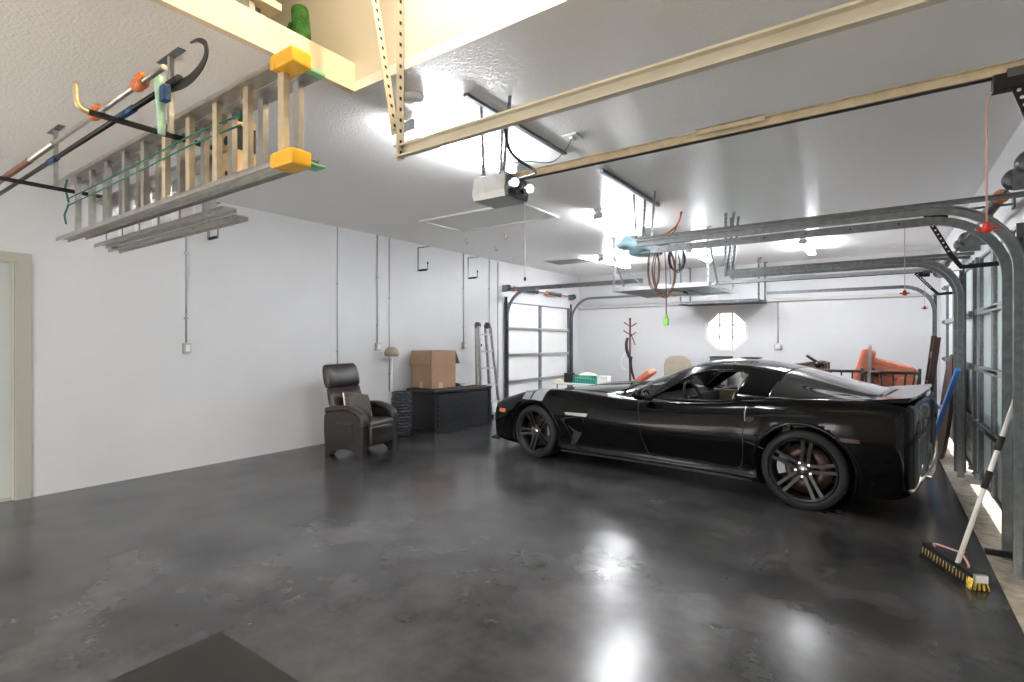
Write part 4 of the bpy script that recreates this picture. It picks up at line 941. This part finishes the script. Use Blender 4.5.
# ================================================================ PUSH BROOM
root = thing('push_broom', 'push broom with black bristles leaning on the garage track at right', 'broom', (.33, 3.98, 0))
p0, p1 = Vector((-.099, .215, 0)), Vector((.101, -.219, 0)); d = (p1-p0).normalized(); L = (p1-p0).length; an = math.atan2(d.y, d.x)
E2 = Matrix.Rotation(an, 3, 'Z')
def br(g):
    for v in g.verts: v.co = E2 @ v.co
g = N(); bx(g, (-L/2, -.032, .062), (L/2, .032, .088), bev=.006); br(g); obj('head_block', g, 'black_metal', root)
g = N()
for i in range(46):
    for j in range(5):
        x = -L/2+.008+(L-.016)*i/45; y = -.026+.013*j
        tube(g, [(x, y, .064), (x*1.02+random.uniform(-.004, .004), y*1.5+random.uniform(-.004, .004), .002)], [.0055, .004], 4)
br(g); bo = obj('bristles', g, 'rubber', root)
g = N()
for i in range(6):
    for j in range(5):
        x = L/2-.004-.006*i; y = -.028+.014*j; tube(g, [(x, y, .064), (x+.004, y*1.6, .004)], [.0062, .005], 4)
for i in range(16): x = -L/2+.02+(L-.04)*i/15; tube(g, [(x, -.031, .060), (x+.02, -.046, .030)], [.002, .0015], 4)
br(g); obj('yellow_bristles', g, 'yellow_bristle', root, 'yellow outer bristles')
g = N(); bx(g, (L/2-.005, -.03, .05), (L/2+.02, .03, .092), bev=.003); br(g); obj('end_clamp', g, 'galv_light', root)
foot = Vector((.03, -.07, .115)); topp = Vector((.315, .13, 1.10)); dd = (topp-foot)
g = N(); tube(g, [foot-dd*.06, foot+dd], .0125, 12); obj('handle', g, 'white_plastic', root)
for a, c in ((.40, .50), (.62, .70)):
    g = N(); tube(g, [foot+dd*a, foot+dd*c], .0165, 12); obj('grip', g, 'black_foam', root, 'black foam grip band')
g = N()
for s in (-1, 1):
    e = E2 @ Vector((s*.15, 0, .088)); tube(g, [e, e+Vector((0, 0, .02)), foot+dd*.04+Vector((0, 0, -.01)), foot+dd*.05], .006, 8, smooth=4)
obj('brace', g, 'pink_cord', root)
# dark wedge at the bottom of the track
g = N(); bx(g, (.50, 4.15, .085), (.74, 4.20, .115), bev=.006); bx(g, (.66, 4.15, .0), (.74, 4.2, .10), bev=.006); tag(obj('door_lock_bar', g, 'black_metal'), 'short black bar sticking out at the foot of the garage track', 'bar')
# ================================================================ CAR
import numpy as np
car = thing('sports_car', 'black two door sports coupe with grey split spoke wheels', 'car', (-3.171, 6.035, 0), math.atan2(-.12747, .99184))
WB = 2.793; RF, RR = .302, .318
ST = [ # u, bow, w, zb, zs, zc, z4(widest height)
 (-.985, .19, .74, .24, .42, .44, .33), (-.965, .20, .80, .19, .50, .51, .35), (-.90, .21, .86, .15, .565, .575, .37), (-.75, .19, .90, .13, .63, .635, .41),
 (-.50, .14, .93, .12, .695, .685, .45), (-.22, .07, .952, .12, .755, .735, .47), (.05, .03, .960, .12, .790, .768, .48), (.35, 0, .955, .12, .800, .795, .49),
 (.75, 0, .940, .125, .778, .832, .49), (1.15, 0, .928, .13, .758, .855, .48), (1.45, 0, .925, .135, .765, .86, .48), (1.9, 0, .930, .14, .79, .84, .49), (2.25, 0, .945, .145, .822, .84, .50),
 (2.55, 0, .970, .15, .858, .87, .51), (2.85, -.01, .982, .15, .880, .895, .53), (3.12, -.02, .975, .155, .893, .905, .55), (3.26, -.01, .970, .17, .898, .906, .55), (3.40, -.015, .958, .19, .892, .90, .55),
 (3.475, -.02, .940, .22, .882, .888, .55), (3.515, -.025, .905, .25, .862, .868, .55), (3.54, -.03, .84, .29, .83, .835, .54), (3.55, -.03, .74, .34, .79, .79, .53), (3.553, -.03, .60, .40, .74, .74, .52)]
def cr(a, k):
    n = len(a); out = []
    for i in range(n-1):
        p0, p1, p2, p3 = a[max(i-1, 0)], a[i], a[i+1], a[min(i+2, n-1)]
        for j in range(k):
            t = j/k; out.append(.5*((2*p1)+(p2-p0)*t+(2*p0-5*p1+4*p2-p3)*t*t+(3*p1-p0-3*p2+p3)*t*t*t))
    out.append(a[-1]); return np.array(out)
rows = []
for (u, bow, W, zb, zs, zc, z4) in ST:
    mid = 1 if .3 < u < 2.6 else 0
    P = [(0, zb), (W*.55, zb), (W*.90, zb), (W-.035, zb+.03), (W-.022-.02*mid, zb+.12), (W, z4), (W-.012, z4+(zs-z4)*.45), (W-.045, zs-.05*(zs-z4)/.3), (W-.11, zs), (W-.23, zs-.008), (W*.58, zs*.45+zc*.55-.012), (W*.30, zc-.004), (0, zc)]
    r = cr(np.array(P, float), 5); pts = []
    for y, z in r: pts.append((u + bow*(y/W)**2*(1 if y > 0 else 1), y, z))
    rows.append(np.array(pts))
G = cr(np.array(rows), 7)          # stations x ring x 3
nu, nr_, _ = G.shape
bm = N(); V = {}
for i in range(nu):
    for j in range(nr_):
        V[(i, j, 1)] = bm.verts.new(G[i, j]*np.array([1, -1, 1]))
        V[(i, j, -1)] = V[(i, j, 1)] if j in (0, nr_-1) else bm.verts.new(G[i, j])
for s in (1, -1):
    for i in range(nu-1):
        for j in range(nr_-1):
            try: f = bm.faces.new((V[(i, j, s)], V[(i+1, j, s)], V[(i+1, j+1, s)], V[(i, j+1, s)])); f.smooth = True
            except ValueError: pass
for i in (0, nu-1):
    try: f = bm.faces.new([V[(i, j, 1)] for j in range(nr_)] + [V[(i, j, -1)] for j in range(nr_-2, 0, -1)])
    except ValueError: pass
bmesh.ops.recalc_face_normals(bm, faces=bm.faces)
bvh = BVHTree.FromBMesh(bm)
def side(u, z, s=-1, off=.0):
    h = bvh.ray_cast(Vector((u, s*2, z)), Vector((0, -s, 0)))
    return Vector((u, h[0].y + s*off, z)) if h[0] else Vector((u, s*.9, z))
def topz(u, y, off=0):
    h = bvh.ray_cast(Vector((u, y, 2)), Vector((0, 0, -1)))
    return Vector((u, y, h[0].z+off)) if h[0] else Vector((u, y, .8))
# wheel arches: cut & snap, cockpit opening
AR = ((0, RF, .345), (WB, RR, .362))
for u0, zc_, R_ in AR:
    dele = [f for f in bm.faces if abs(f.calc_center_median().y) > .52 and all((v.co.x-u0)**2+(v.co.z-zc_)**2 < R_*R_ for v in f.verts)]
    bmesh.ops.delete(bm, geom=dele, context='FACES')
    for v in bm.verts:
        if abs(v.co.y) > .52:
            dx, dz = v.co.x-u0, v.co.z-zc_; r = math.hypot(dx, dz)
            if r < R_ and r > .01: v.co.x = u0+dx*R_/r; v.co.z = zc_+dz*R_/r
dele = [f for f in bm.faces if abs(f.calc_center_median().y) < .73 and 1.30 < f.calc_center_median().x < 2.95 and f.calc_center_median().z > .6]
bmesh.ops.delete(bm, geom=dele, context='FACES')
bmesh.ops.delete(bm, geom=[v for v in bm.verts if not v.link_faces], context='VERTS')
body = obj('body', bm, 'car_paint', car)
# arch lips and wells
for u0, zc_, R_ in AR:
    for s in (-1, 1):
        g = N(); pts = []
        for k in range(41):
            a = math.radians(-24+228*k/40) ; u = u0+R_*math.cos(a); z = zc_+R_*math.sin(a)
            if z < .14: continue
            pts.append(side(u0+(R_+.012)*math.cos(a), zc_+(R_+.012)*math.sin(a), s, -.004))
        tube(g, pts, .013, 8); obj('arch_lip', g, 'car_paint', car)
        g = N(); A = []
        for k in range(33):
            a = math.radians(-30+240*k/32); A.append([g.verts.new((u0+(R_+.004)*math.cos(a), s*y, zc_+(R_+.004)*math.sin(a))) for y in (.55, max(.90, abs(side(u0+(R_+.012)*math.cos(a), max(.16, zc_+(R_+.012)*math.sin(a)), s).y)-.004))])
        for p, q in zip(A, A[1:]): g.faces.new((p[0], p[1], q[1], q[0]))
        c = [p[0] for p in A]; g.faces.new(c); obj('wheel_well', g, 'rubber', car)
# wheels
def wheel(u, s, R_, W_, rimr):
    yo = s*.945; yi = s*(.945-W_)
    c = (u, 0, R_)
    def Y(d): return s*(.945-d)
    g = N(); lathe(g, [(rimr, Y(.02)), (rimr+.012, Y(.004)), (R_*.86, Y(0)), (R_*.965, Y(.015)), (R_, Y(.04)), (R_, Y(W_-.04)), (R_*.96, Y(W_-.01)), (rimr, Y(W_))], c, 'Y', 56); w_ = obj('wheel', g, 'rubber', car)
    g = N(); lathe(g, [(rimr, Y(.0)), (rimr+.008, Y(.006)), (rimr+.006, Y(.016)), (rimr-.008, Y(.02)), (rimr-.016, Y(.03)), (rimr-.022, Y(.07)), (rimr-.03, Y(W_-.02)), (rimr-.012, Y(W_-.01)), (rimr, Y(W_-.01)), (rimr-.006, Y(.10)), (rimr-.001, Y(.02))], c, 'Y', 56); obj('rim', g, 'rim', w_)
    g = N()
    for k in range(5):
        a0 = 2*PI*k/5 + (1.43 if u > 1 else .72)
        for sp in (-1, 1):
            a1 = a0 + sp*.13; a2 = a0+sp*.40
            p0 = Vector((u+.055*math.cos(a2), Y(.045), R_+.055*math.sin(a2))); p1 = Vector((u+(rimr-.012)*math.cos(a1), Y(.018), R_+(rimr-.012)*math.sin(a1)))
            dr = (p1-p0).normalized(); tn = Vector((0, 1, 0)).cross(dr).normalized()
            vs = []
            for p, wd in ((p0, .015), (p0.lerp(p1, .5), .0115), (p1, .014)):
                vs.append([g.verts.new(p+tn*wd), g.verts.new(p-tn*wd), g.verts.new(p-tn*wd*.8+Vector((0, -s*.03, 0))), g.verts.new(p+tn*wd*.8+Vector((0, -s*.03, 0)))])
            for A, B in zip(vs, vs[1:]):
                for j in range(4): g.faces.new((A[j], A[(j+1) % 4], B[(j+1) % 4], B[j]))
            g.faces.new(vs[0][::-1]); g.faces.new(vs[-1])
    lathe(g, [(0, Y(.04)), (.04, Y(.04)), (.072, Y(.05)), (.078, Y(.085)), (0, Y(.085))], c, 'Y', 30); obj('spokes', g, 'rim', w_)
    g = N(); lathe(g, [(0, Y(.034)), (.026, Y(.034)), (.033, Y(.042)), (0, Y(.045))], c, 'Y', 24); obj('centre_cap', g, 'chrome', w_)
    g = N()
    for k in range(5):
        a = 2*PI*(k+.5)/5+(1.43 if u > 1 else .72); cyl(g, (u+.057*math.cos(a), Y(.06), R_+.057*math.sin(a)), (u+.057*math.cos(a), Y(.038), R_+.057*math.sin(a)), .010, 6)
    obj('lug_nuts', g, 'chrome', w_)
    g = N(); lathe(g, [(.06, Y(.10)), (rimr-.05, Y(.10)), (rimr-.05, Y(.13)), (.06, Y(.13)), ], c, 'Y', 48, close=True); lathe(g, [(0, Y(.09)), (.085, Y(.09)), (.085, Y(.12)), (0, Y(.12))], c, 'Y', 30); obj('brake_disc', g, 'brake', w_)
    g = N(); pts = []
    ca = PI*.98 if u > 1 else .15
    A1 = []
    for k in range(9):
        a = ca-.42+.84*k/8; A1.append([g.verts.new((u+r*math.cos(a), y, R_+r*math.sin(a))) for r, y in ((rimr-.10, Y(.088)), (rimr-.038, Y(.088)), (rimr-.038, Y(.15)), (rimr-.10, Y(.15)))])
    for p, q in zip(A1, A1[1:]):
        for j in range(4): g.faces.new((p[j], p[(j+1) % 4], q[(j+1) % 4], q[j]))
    g.faces.new(A1[0][::-1]); g.faces.new(A1[-1]); obj('brake_caliper', g, 'caliper', w_)
for s in (-1, 1): wheel(0, s, RF, .27, .232); wheel(WB, s, RR, .32, .248)
# greenhouse
GS = [(.985, .40, .80, .770, .50, .845, .868), (1.14, .34, .815, .772, .53, .905, .935), (1.35, .26, .828, .775, .56, .985, 1.015), (1.56, .18, .836, .782, .565, 1.055, 1.09), (1.74, .12, .842, .790, .56, 1.100, 1.140), (1.95, .06, .848, .800, .555, 1.118, 1.163),
      (2.2, .02, .855, .815, .55, 1.105, 1.158), (2.45, 0, .857, .835, .545, 1.062, 1.122), (2.7, 0, .845, .853, .535, 1.00, 1.067), (2.95, 0, .815, .872, .52, .945, 1.00), (3.15, 0, .775, .888, .50, .912, .945), (3.27, -.0, .72, .896, .45, .905, .915)]
rows = []
for (u, bow, wb_, zb_, wr, zr, zc_) in GS:
    P = [(wb_, zb_-.03), (wb_-.004, zb_), (wb_-.035, zb_+(zr-zb_)*.30), (wb_*.55+wr*.45-.0, zb_+(zr-zb_)*.62), (wr+.03, zr-.012), (wr-.07, zr+(zc_-zr)*.42), (wr*.5, zr+(zc_-zr)*.85), (0, zc_)]
    r = cr(np.array(P, float), 6); rows.append(np.array([(u+bow*(y/wb_)**2, y, z) for y, z in r]))
G2 = cr(np.array(rows), 6)
bm = N(); V = {}
for i in range(G2.shape[0]):
    for j in range(G2.shape[1]):
        V[(i, j, -1)] = bm.verts.new(G2[i, j]*np.array([1, -1, 1])); V[(i, j, 1)] = V[(i, j, -1)] if j == G2.shape[1]-1 else bm.verts.new(G2[i, j])
for s in (1, -1):
    for i in range(G2.shape[0]-1):
        for j in range(G2.shape[1]-1): f = bm.faces.new((V[(i, j, s)], V[(i+1, j, s)], V[(i+1, j+1, s)], V[(i, j+1, s)])); f.smooth = True
bmesh.ops.recalc_face_normals(bm, faces=bm.faces)
if sum(f.normal.z for f in bm.faces) < 0: bmesh.ops.reverse_faces(bm, faces=bm.faces)
# side projection polygons (u,z): window opening, and planes for glass
win = [(1.38, .785), (2.21, .815), (2.285, 1.055), (2.22, 1.088), (1.93, 1.078), (1.775, 1.035)]
hat = [(2.50, .868), (2.55, 1.075), (2.62, 1.15), (3.235, 1.15), (3.235, .900), (3.10, .893)]
def lineplane(a, b): return Vector((a[0], 0, a[1])), Vector((-(b[1]-a[1]), 0, b[0]-a[0])).normalized()
def cutpoly(poly):
    n = len(poly)
    for i in range(n):
        co, no = lineplane(poly[i], poly[(i+1) % n]); bmesh.ops.bisect_plane(bm, geom=bm.verts[:]+bm.edges[:]+bm.faces[:], plane_co=co, plane_no=no)
def inside(poly, p):
    c = False; n = len(poly)
    for i in range(n):
        (x1, y1), (x2, y2) = poly[i], poly[(i+1) % n]
        if (y1 > p[1]) != (y2 > p[1]) and p[0] < (x2-x1)*(p[1]-y1)/(y2-y1)+x1: c = not c
    return c
cutpoly(win); cutpoly(hat)
# windscreen: bounded by planes at |y| line and header
hdr = Vector((1.765, 0, 1.13)); hn = Vector((1, 0, .35)).normalized()
bmesh.ops.bisect_plane(bm, geom=bm.verts[:]+bm.edges[:]+bm.faces[:], plane_co=hdr, plane_no=hn)
pn = {}
for s in (-1, 1):
    a, b_, c = Vector((1.30, s*.735, .775)), Vector((1.86, s*.505, 1.10)), Vector((1.0, s*.70, 1.2))
    no = (b_-a).cross(c-a).normalized(); no = no if no.y*s > 0 else -no; pn[s] = (a, no)
    bmesh.ops.bisect_plane(bm, geom=bm.verts[:]+bm.edges[:]+bm.faces[:], plane_co=a, plane_no=no)
groups = {'pillar': [], 'windshield': [], 'hatch': [], 'win': []}
for f in bm.faces:
    c = f.calc_center_median(); p = (c.x, c.z)
    ws = (c-hdr).dot(hn) < 0 and all((c-a).dot(no) < 0 for a, no in pn.values())
    if inside(win, p) and abs(c.y) > .5 : groups['win'].append(f)
    elif inside(hat, p): groups['hatch'].append(f)
    elif ws: groups['windshield'].append(f)
    else: groups['pillar'].append(f)
def extract(fs, name, mat, off=0, thick=0, label=None):
    nb = N(); mp = {}
    for f in fs:
        vs = []
        for v in f.verts:
            if v.index not in mp or True:
                k = v
                if k not in mp: mp[k] = nb.verts.new(v.co + v.normal*off)
                vs.append(mp[k])
        try: nf = nb.faces.new(vs); nf.smooth = True
        except ValueError: pass
    me = bpy.data.meshes.new(name); nb.to_mesh(me); nb.free(); me.materials.append(M[mat])
    o = bpy.data.objects.new(name, me); C.objects.link(o); o.parent = car
    if label: o['label'] = label
    if thick: md = o.modifiers.new('s', 'SOLIDIFY'); md.thickness = thick; md.offset = -1
    return o
bm.normal_update()
extract(groups['pillar'], 'roof', 'car_paint', 0, .03)
extract(groups['windshield'], 'windshield', 'clear_glass', -.003)
extract(groups['hatch'], 'hatch_glass', 'car_tint', -.002, .006, 'dark tinted wraparound hatch glass')
bm.free()
# seams and trims draped on the side
def drape(name, pts, r, mat, s=-1, off=.0005, sm=4, parent=car):
    g = N(); P = crom([Vector((a, b, 0)) for a, b in pts], sm); tube(g, [side(p.x, p.y, s, off) for p in P], r, 5); return obj(name, g, mat, parent)
for s in (-1, 1):
    drape('door_seam', [(1.30, .745), (1.33, .60), (1.36, .42), (1.42, .26), (1.50, .205)], .0035, 'holes', s)
    drape('door_seam', [(1.50, .205), (1.9, .21), (2.30, .235)], .0035, 'holes', s)
    drape('door_seam', [(2.30, .235), (2.335, .40), (2.34, .60), (2.335, .80)], .0035, 'holes', s)
    # gill vent behind the front wheel
    g = N(); gp = [(.40, .50), (.66, .545), (.70, .50), (.64, .33), (.56, .22), (.50, .22), (.55, .36)]
    P = [side(a, b, s, .002) for a, b in gp]; vs = [g.verts.new(p) for p in P]; bmesh.ops.triangulate(g, faces=[g.faces.new(vs)]); obj('side_vent', g, 'holes', car)
    drape('vent_edge', [(.40, .505), (.47, .40), (.53, .27), (.58, .20), (.72, .175)], .007, 'car_paint', s, .006)
    g = N(); q = [(.455, .570), (.745, .580), (.730, .545), (.475, .545)]
    A = [side(a, b, s, .004) for a, b in q]; B = [p+Vector((0, s*.012, 0)) for p in A]; va = [g.verts.new(p) for p in A]; vb = [g.verts.new(p) for p in B]
    g.faces.new(va); g.faces.new(vb[::-1])
    for i in range(4): g.faces.new((va[i], vb[i], vb[(i+1) % 4], va[(i+1) % 4]))
    obj('fender_badge', g, 'galv_light', car, 'silver bar badge on the fender vent')
    # door scoop handle
    g = N(); P = [side(a, b, s, .003) for a, b in ((2.365, .79), (2.43, .80), (2.425, .68), (2.39, .655), (2.36, .68))]; g.faces.new([g.verts.new(p) for p in P]); obj('door_handle', g, 'holes', car)
    drape('handle_rim', [(2.352, .795), (2.348, .72), (2.356, .66)], .005, 'chrome', s, .003)
    drape('crease', [(2.345, .50), (2.46, .47), (2.52, .45)], .006, 'car_paint', s, .0)
    drape('rocker_skirt', [(.37, .135), (.9, .145), (1.6, .155), (2.40, .165)], .014, 'car_trim', s, -.006)
    # mudguard flares
    drape('rear_flare', [(WB+.30, .56), (WB+.375, .44), (WB+.40, .32), (WB+.385, .20)], .011, 'car_paint', s, .004)
    drape('front_flare', [(.30, .50), (.36, .40), (.375, .28), (.36, .17)], .009, 'car_paint', s, .004)
    # side markers
    for nm, u, z, wd, h, mt in (('side_marker', -.55, .50, .13, .045, 'amber'), ('side_marker', 3.12, .60, .13, .03, 'red_lens')):
        g = N(); A = [[side(u-wd/2+wd*i/4, z-h/2+h*j, s, .003) for j in (0, 1)] for i in range(5)]; vv = [[g.verts.new(p) for p in r] for r in A]
        for p, q2 in zip(vv, vv[1:]): g.faces.new((p[0], q2[0], q2[1], p[1]))
        obj(nm, g, mt, car)
    # fender hash stripes
    if s < 0:
        for u0, u1 in ((-.20, -.075), (-.055, .12)):
            g = N(); grid = []
            for i in range(5):
                row = []
                for j in range(11):
                    t = j/10; u = u0+(u1-u0)*i/4 + t*.10
                    if t < .45: zz = .665+(.775-.665)*t/.45; p = side(u, zz if zz < .77 else .77, s, .003)
                    else: p = topz(u, s*(.905-.36*(t-.45)), .003)
                    row.append(g.verts.new(p))
                grid.append(row)
            for p, q2 in zip(grid, grid[1:]):
                for j in range(10): f = g.faces.new((p[j], q2[j], q2[j+1], p[j+1])); f.smooth = True
            obj('fender_stripe', g, 'car_silver', car, 'silver stripe over the front fender')
    # mirrors
    g = N(); bmesh.ops.create_icosphere(g, subdivisions=3, radius=1)
    for v in g.verts:
        x, y, z = v.co; v.co = Vector((1.40+.085*x*(1 if x < 0 else .55), s*(.99+.105*y*s if False else .99)+.10*y, .835+.062*z))
    for f in g.faces: f.smooth = True
    tube(g, [(1.42, s*.84, .78), (1.41, s*.93, .80), (1.41, s*.97, .82)], [.03, .022, .02], 10)
    mi = obj('side_mirror', g, 'car_paint', car)
    g = N(); lathe(g, [(0, .047), (.05, .046), (.052, .044), (0, .044)], (1.40, s*.99, .835), 'X', 20)
    for v in g.verts: v.co.y = s*.99+(v.co.y-s*.99)*1.6
    obj('mirror_glass', g, 'chrome', mi)
# window frame trims, b pillar seam
for s in (-1, 1):
    g = N(); tube(g, [(1.40, s*.845, .785), (1.9, s*.862, .803), (2.30, s*.868, .825)], .008, 6); obj('belt_trim', g, 'car_trim', car)
    g = N(); tube(g, [(2.30, s*.868, .826), (2.45, s*.872, .84), (2.8, s*.85, .868), (3.12, s*.80, .893)], .007, 6); obj('belt_trim', g, 'car_trim', car)
# hood details
g = N(); tube(g, [topz(.98, .60*-1, .004), topz(.90, -.3, .004), topz(.87, 0, .004), topz(.90, .3, .004), topz(.98, .6, .004)], .012, 6, smooth=5); obj('cowl_edge', g, 'car_trim', car)
for y0 in (-.45, .15):
    g = N(); P = [topz(1.0, y0-.05, .028), topz(1.02, y0+.2, .04), topz(1.05, y0+.45, .045)]; tube(g, P, .008, 6); tube(g, [P[0], topz(.93, y0-.12, .012)], .012, 6); obj('wiper', g, 'car_trim', car)
g = N()
for y in (-.62, .62): tube(g, [topz(u, y*(1-.12*(.9-u)), .0015) for u in [-.55+.1*i for i in range(15)]], .003, 5)
obj('hood_seam', g, 'holes', car)
# rear: spoiler, lamps, plate, exhausts, bumper
g = N(); vs = []
for i in range(25):
    y = -.86+1.72*i/24; u = 3.46-.03*(y/.86)**4; u2 = u+.045
    vs.append([g.verts.new(p) for p in ((u-.28, y, .893), (u-.10, y, .918), (u2, y, .938), (u2+.005, y, .925), (u2-.02, y, .900), (u-.26, y, .880))])
for a, c in zip(vs, vs[1:]):
    for j in range(6): g.faces.new((a[j], a[(j+1) % 6], c[(j+1) % 6], c[j]))
g.faces.new(vs[0][::-1]); g.faces.new(vs[-1]); obj('spoiler', g, 'car_paint', car)
def rear(y, z):
    h = bvh.ray_cast(Vector((5, y, z)), Vector((-1, 0, 0))); return h[0].x if h[0] else 3.58
for y in (-.74, -.52, .52, .74):
    x = rear(y, .70); g = N(); lathe(g, [(0, x+.012), (.055, x+.012), (.062, x+.004), (.062, x-.05), (0, x-.05)], (0, y, .70), 'X', 28); lathe(g, [(.062, x+.0), (.074, x+.004), (.074, x-.05), (.062, x-.05)], (0, y, .70), 'X', 28); obj('tail_lamp', g, 'red_lens', car)
g = N(); x = rear(0, .60); bx(g, (x-.01, -.16, .52), (x+.006, .16, .66), bev=.004); obj('licence_plate_recess', g, 'car_trim', car)
for y in (-.17, -.06, .06, .17):
    g = N(); lathe(g, [(.030, 3.55), (.036, 3.55), (.036, 3.34), (.030, 3.34)], (0, y, .27), 'X', 20, close=True); obj('exhaust_tip', g, 'chrome', car)
g = N(); P = []
for i in range(31):
    y = -.86+1.72*i/30; P.append(Vector((3.47-.14*(y/.90)**4, y, .245)))
vs = []
for p in P: vs.append([g.verts.new(p+Vector(q)) for q in ((-.05, 0, .05), (.035, 0, .045), (.045, 0, .0), (-.02, 0, -.045), (-.08, 0, -.045))])
for a, c in zip(vs, vs[1:]):
    for j in range(5): f = g.faces.new((a[j], a[(j+1) % 5], c[(j+1) % 5], c[j]))
g.faces.new(vs[0][::-1]); g.faces.new(vs[-1]); obj('rear_diffuser', g, 'car_trim', car)
# front: splitter, headlamps
g = N(); vs = []
for i in range(31):
    y = -.87+1.74*i/30; u = -1.0+.22*(y/.80)**2
    vs.append([g.verts.new(Vector((u, y, .0))+Vector(q)) for q in ((-.02, 0, .125), (-.02, 0, .145), (.12, 0, .16), (.12, 0, .12))])
for a, c in zip(vs, vs[1:]):
    for j in range(4): g.faces.new((a[j], a[(j+1) % 4], c[(j+1) % 4], c[j]))
g.faces.new(vs[0][::-1]); g.faces.new(vs[-1]); obj('front_splitter', g, 'car_trim', car)
for s in (-1, 1):
    g = N(); grid = []
    for i in range(7):
        u = -.62+.26*i/6; grid.append([g.verts.new(topz(u, s*(.62+.14*j/3 - .10*(i/6-.5)*0), .004)) for j in range(4)])
    for p, q2 in zip(grid, grid[1:]):
        for j in range(3): g.faces.new((p[j], q2[j], q2[j+1], p[j+1]))
    obj('headlamp', g, 'car_tint', car)
# interior
g = N(); bx(g, (1.15, -.76, .22), (3.0, .76, .26)); bx(g, (1.12, -.76, .22), (1.2, .76, .70)); bx(g, (2.60, -.76, .22), (2.66, .76, .80))
obj('floor_pan', g, 'car_trim', car)
for s in (-1, 1):
    g = N(); bx(g, (1.35, s*.80-.05, .28), (2.33, s*.80+.03, .775), bev=.012); obj('door_card', g, 'beige_leather' if s > 0 else 'car_trim', car)
    g = N(); bx(g, (1.55, s*.74-.02, .60), (2.15, s*.74+.02, .64), bev=.01); bx(g, (1.42, s*.75-.012, .40), (2.28, s*.75+.012, .72), bev=.008); obj('door_trim', g, 'beige_leather', car)
g = N(); prism(g, [(1.22, .55), (1.22, .78), (1.32, .80), (1.48, .76), (1.50, .68), (1.42, .55)], 'Y', -.76, .76, bev=.02); obj('dashboard', g, 'car_trim', car)
g = N(); pts = [Vector((1.66, -.38, .765)) + Matrix.Rotation(math.radians(-22), 3, 'Y') @ Vector((0, .17*math.cos(2*PI*i/32), .17*math.sin(2*PI*i/32))) for i in range(33)]
tube(g, pts, .015, 8, caps=False); tube(g, [(1.50, -.38, .72), (1.65, -.38, .765)], .03, 10)
for a in (0, PI, -PI/2): tube(g, [(1.65, -.38, .765), Vector((1.66, -.38, .765)) + Matrix.Rotation(math.radians(-22), 3, 'Y') @ Vector((0, .16*math.cos(a), .16*math.sin(a)))], .014, 6)
obj('steering_wheel', g, 'rubber', car)
for y in (-.38, .38):
    g = N(); bx(g, (1.75, y-.25, .30), (2.25, y+.25, .46), bev=.05)
    bx(g, (2.02, y-.24, .42), (2.14, y+.24, .88), rot=ry(math.radians(14)), at=(2.08, y, .42), bev=.045); bx(g, (2.12, y-.13, .84), (2.22, y+.13, 1.02), rot=ry(math.radians(14)), at=(2.18, y, .84), bev=.035)
    for dy in (-.24, .19): bx(g, (1.80, y+dy, .42), (2.2, y+dy+.05, .52), bev=.02)
    obj('seat', g, 'beige_leather', car)
g = N(); bx(g, (1.5, -.10, .26), (2.35, .10, .52), bev=.02); obj('console', g, 'car_trim', car)
# cover over the engine/cargo area is the hatch glass; close the cabin rear
g = N(); bx(g, (2.66, -.72, .62), (3.2, .72, .66)); obj('cargo_floor', g, 'car_trim', car)
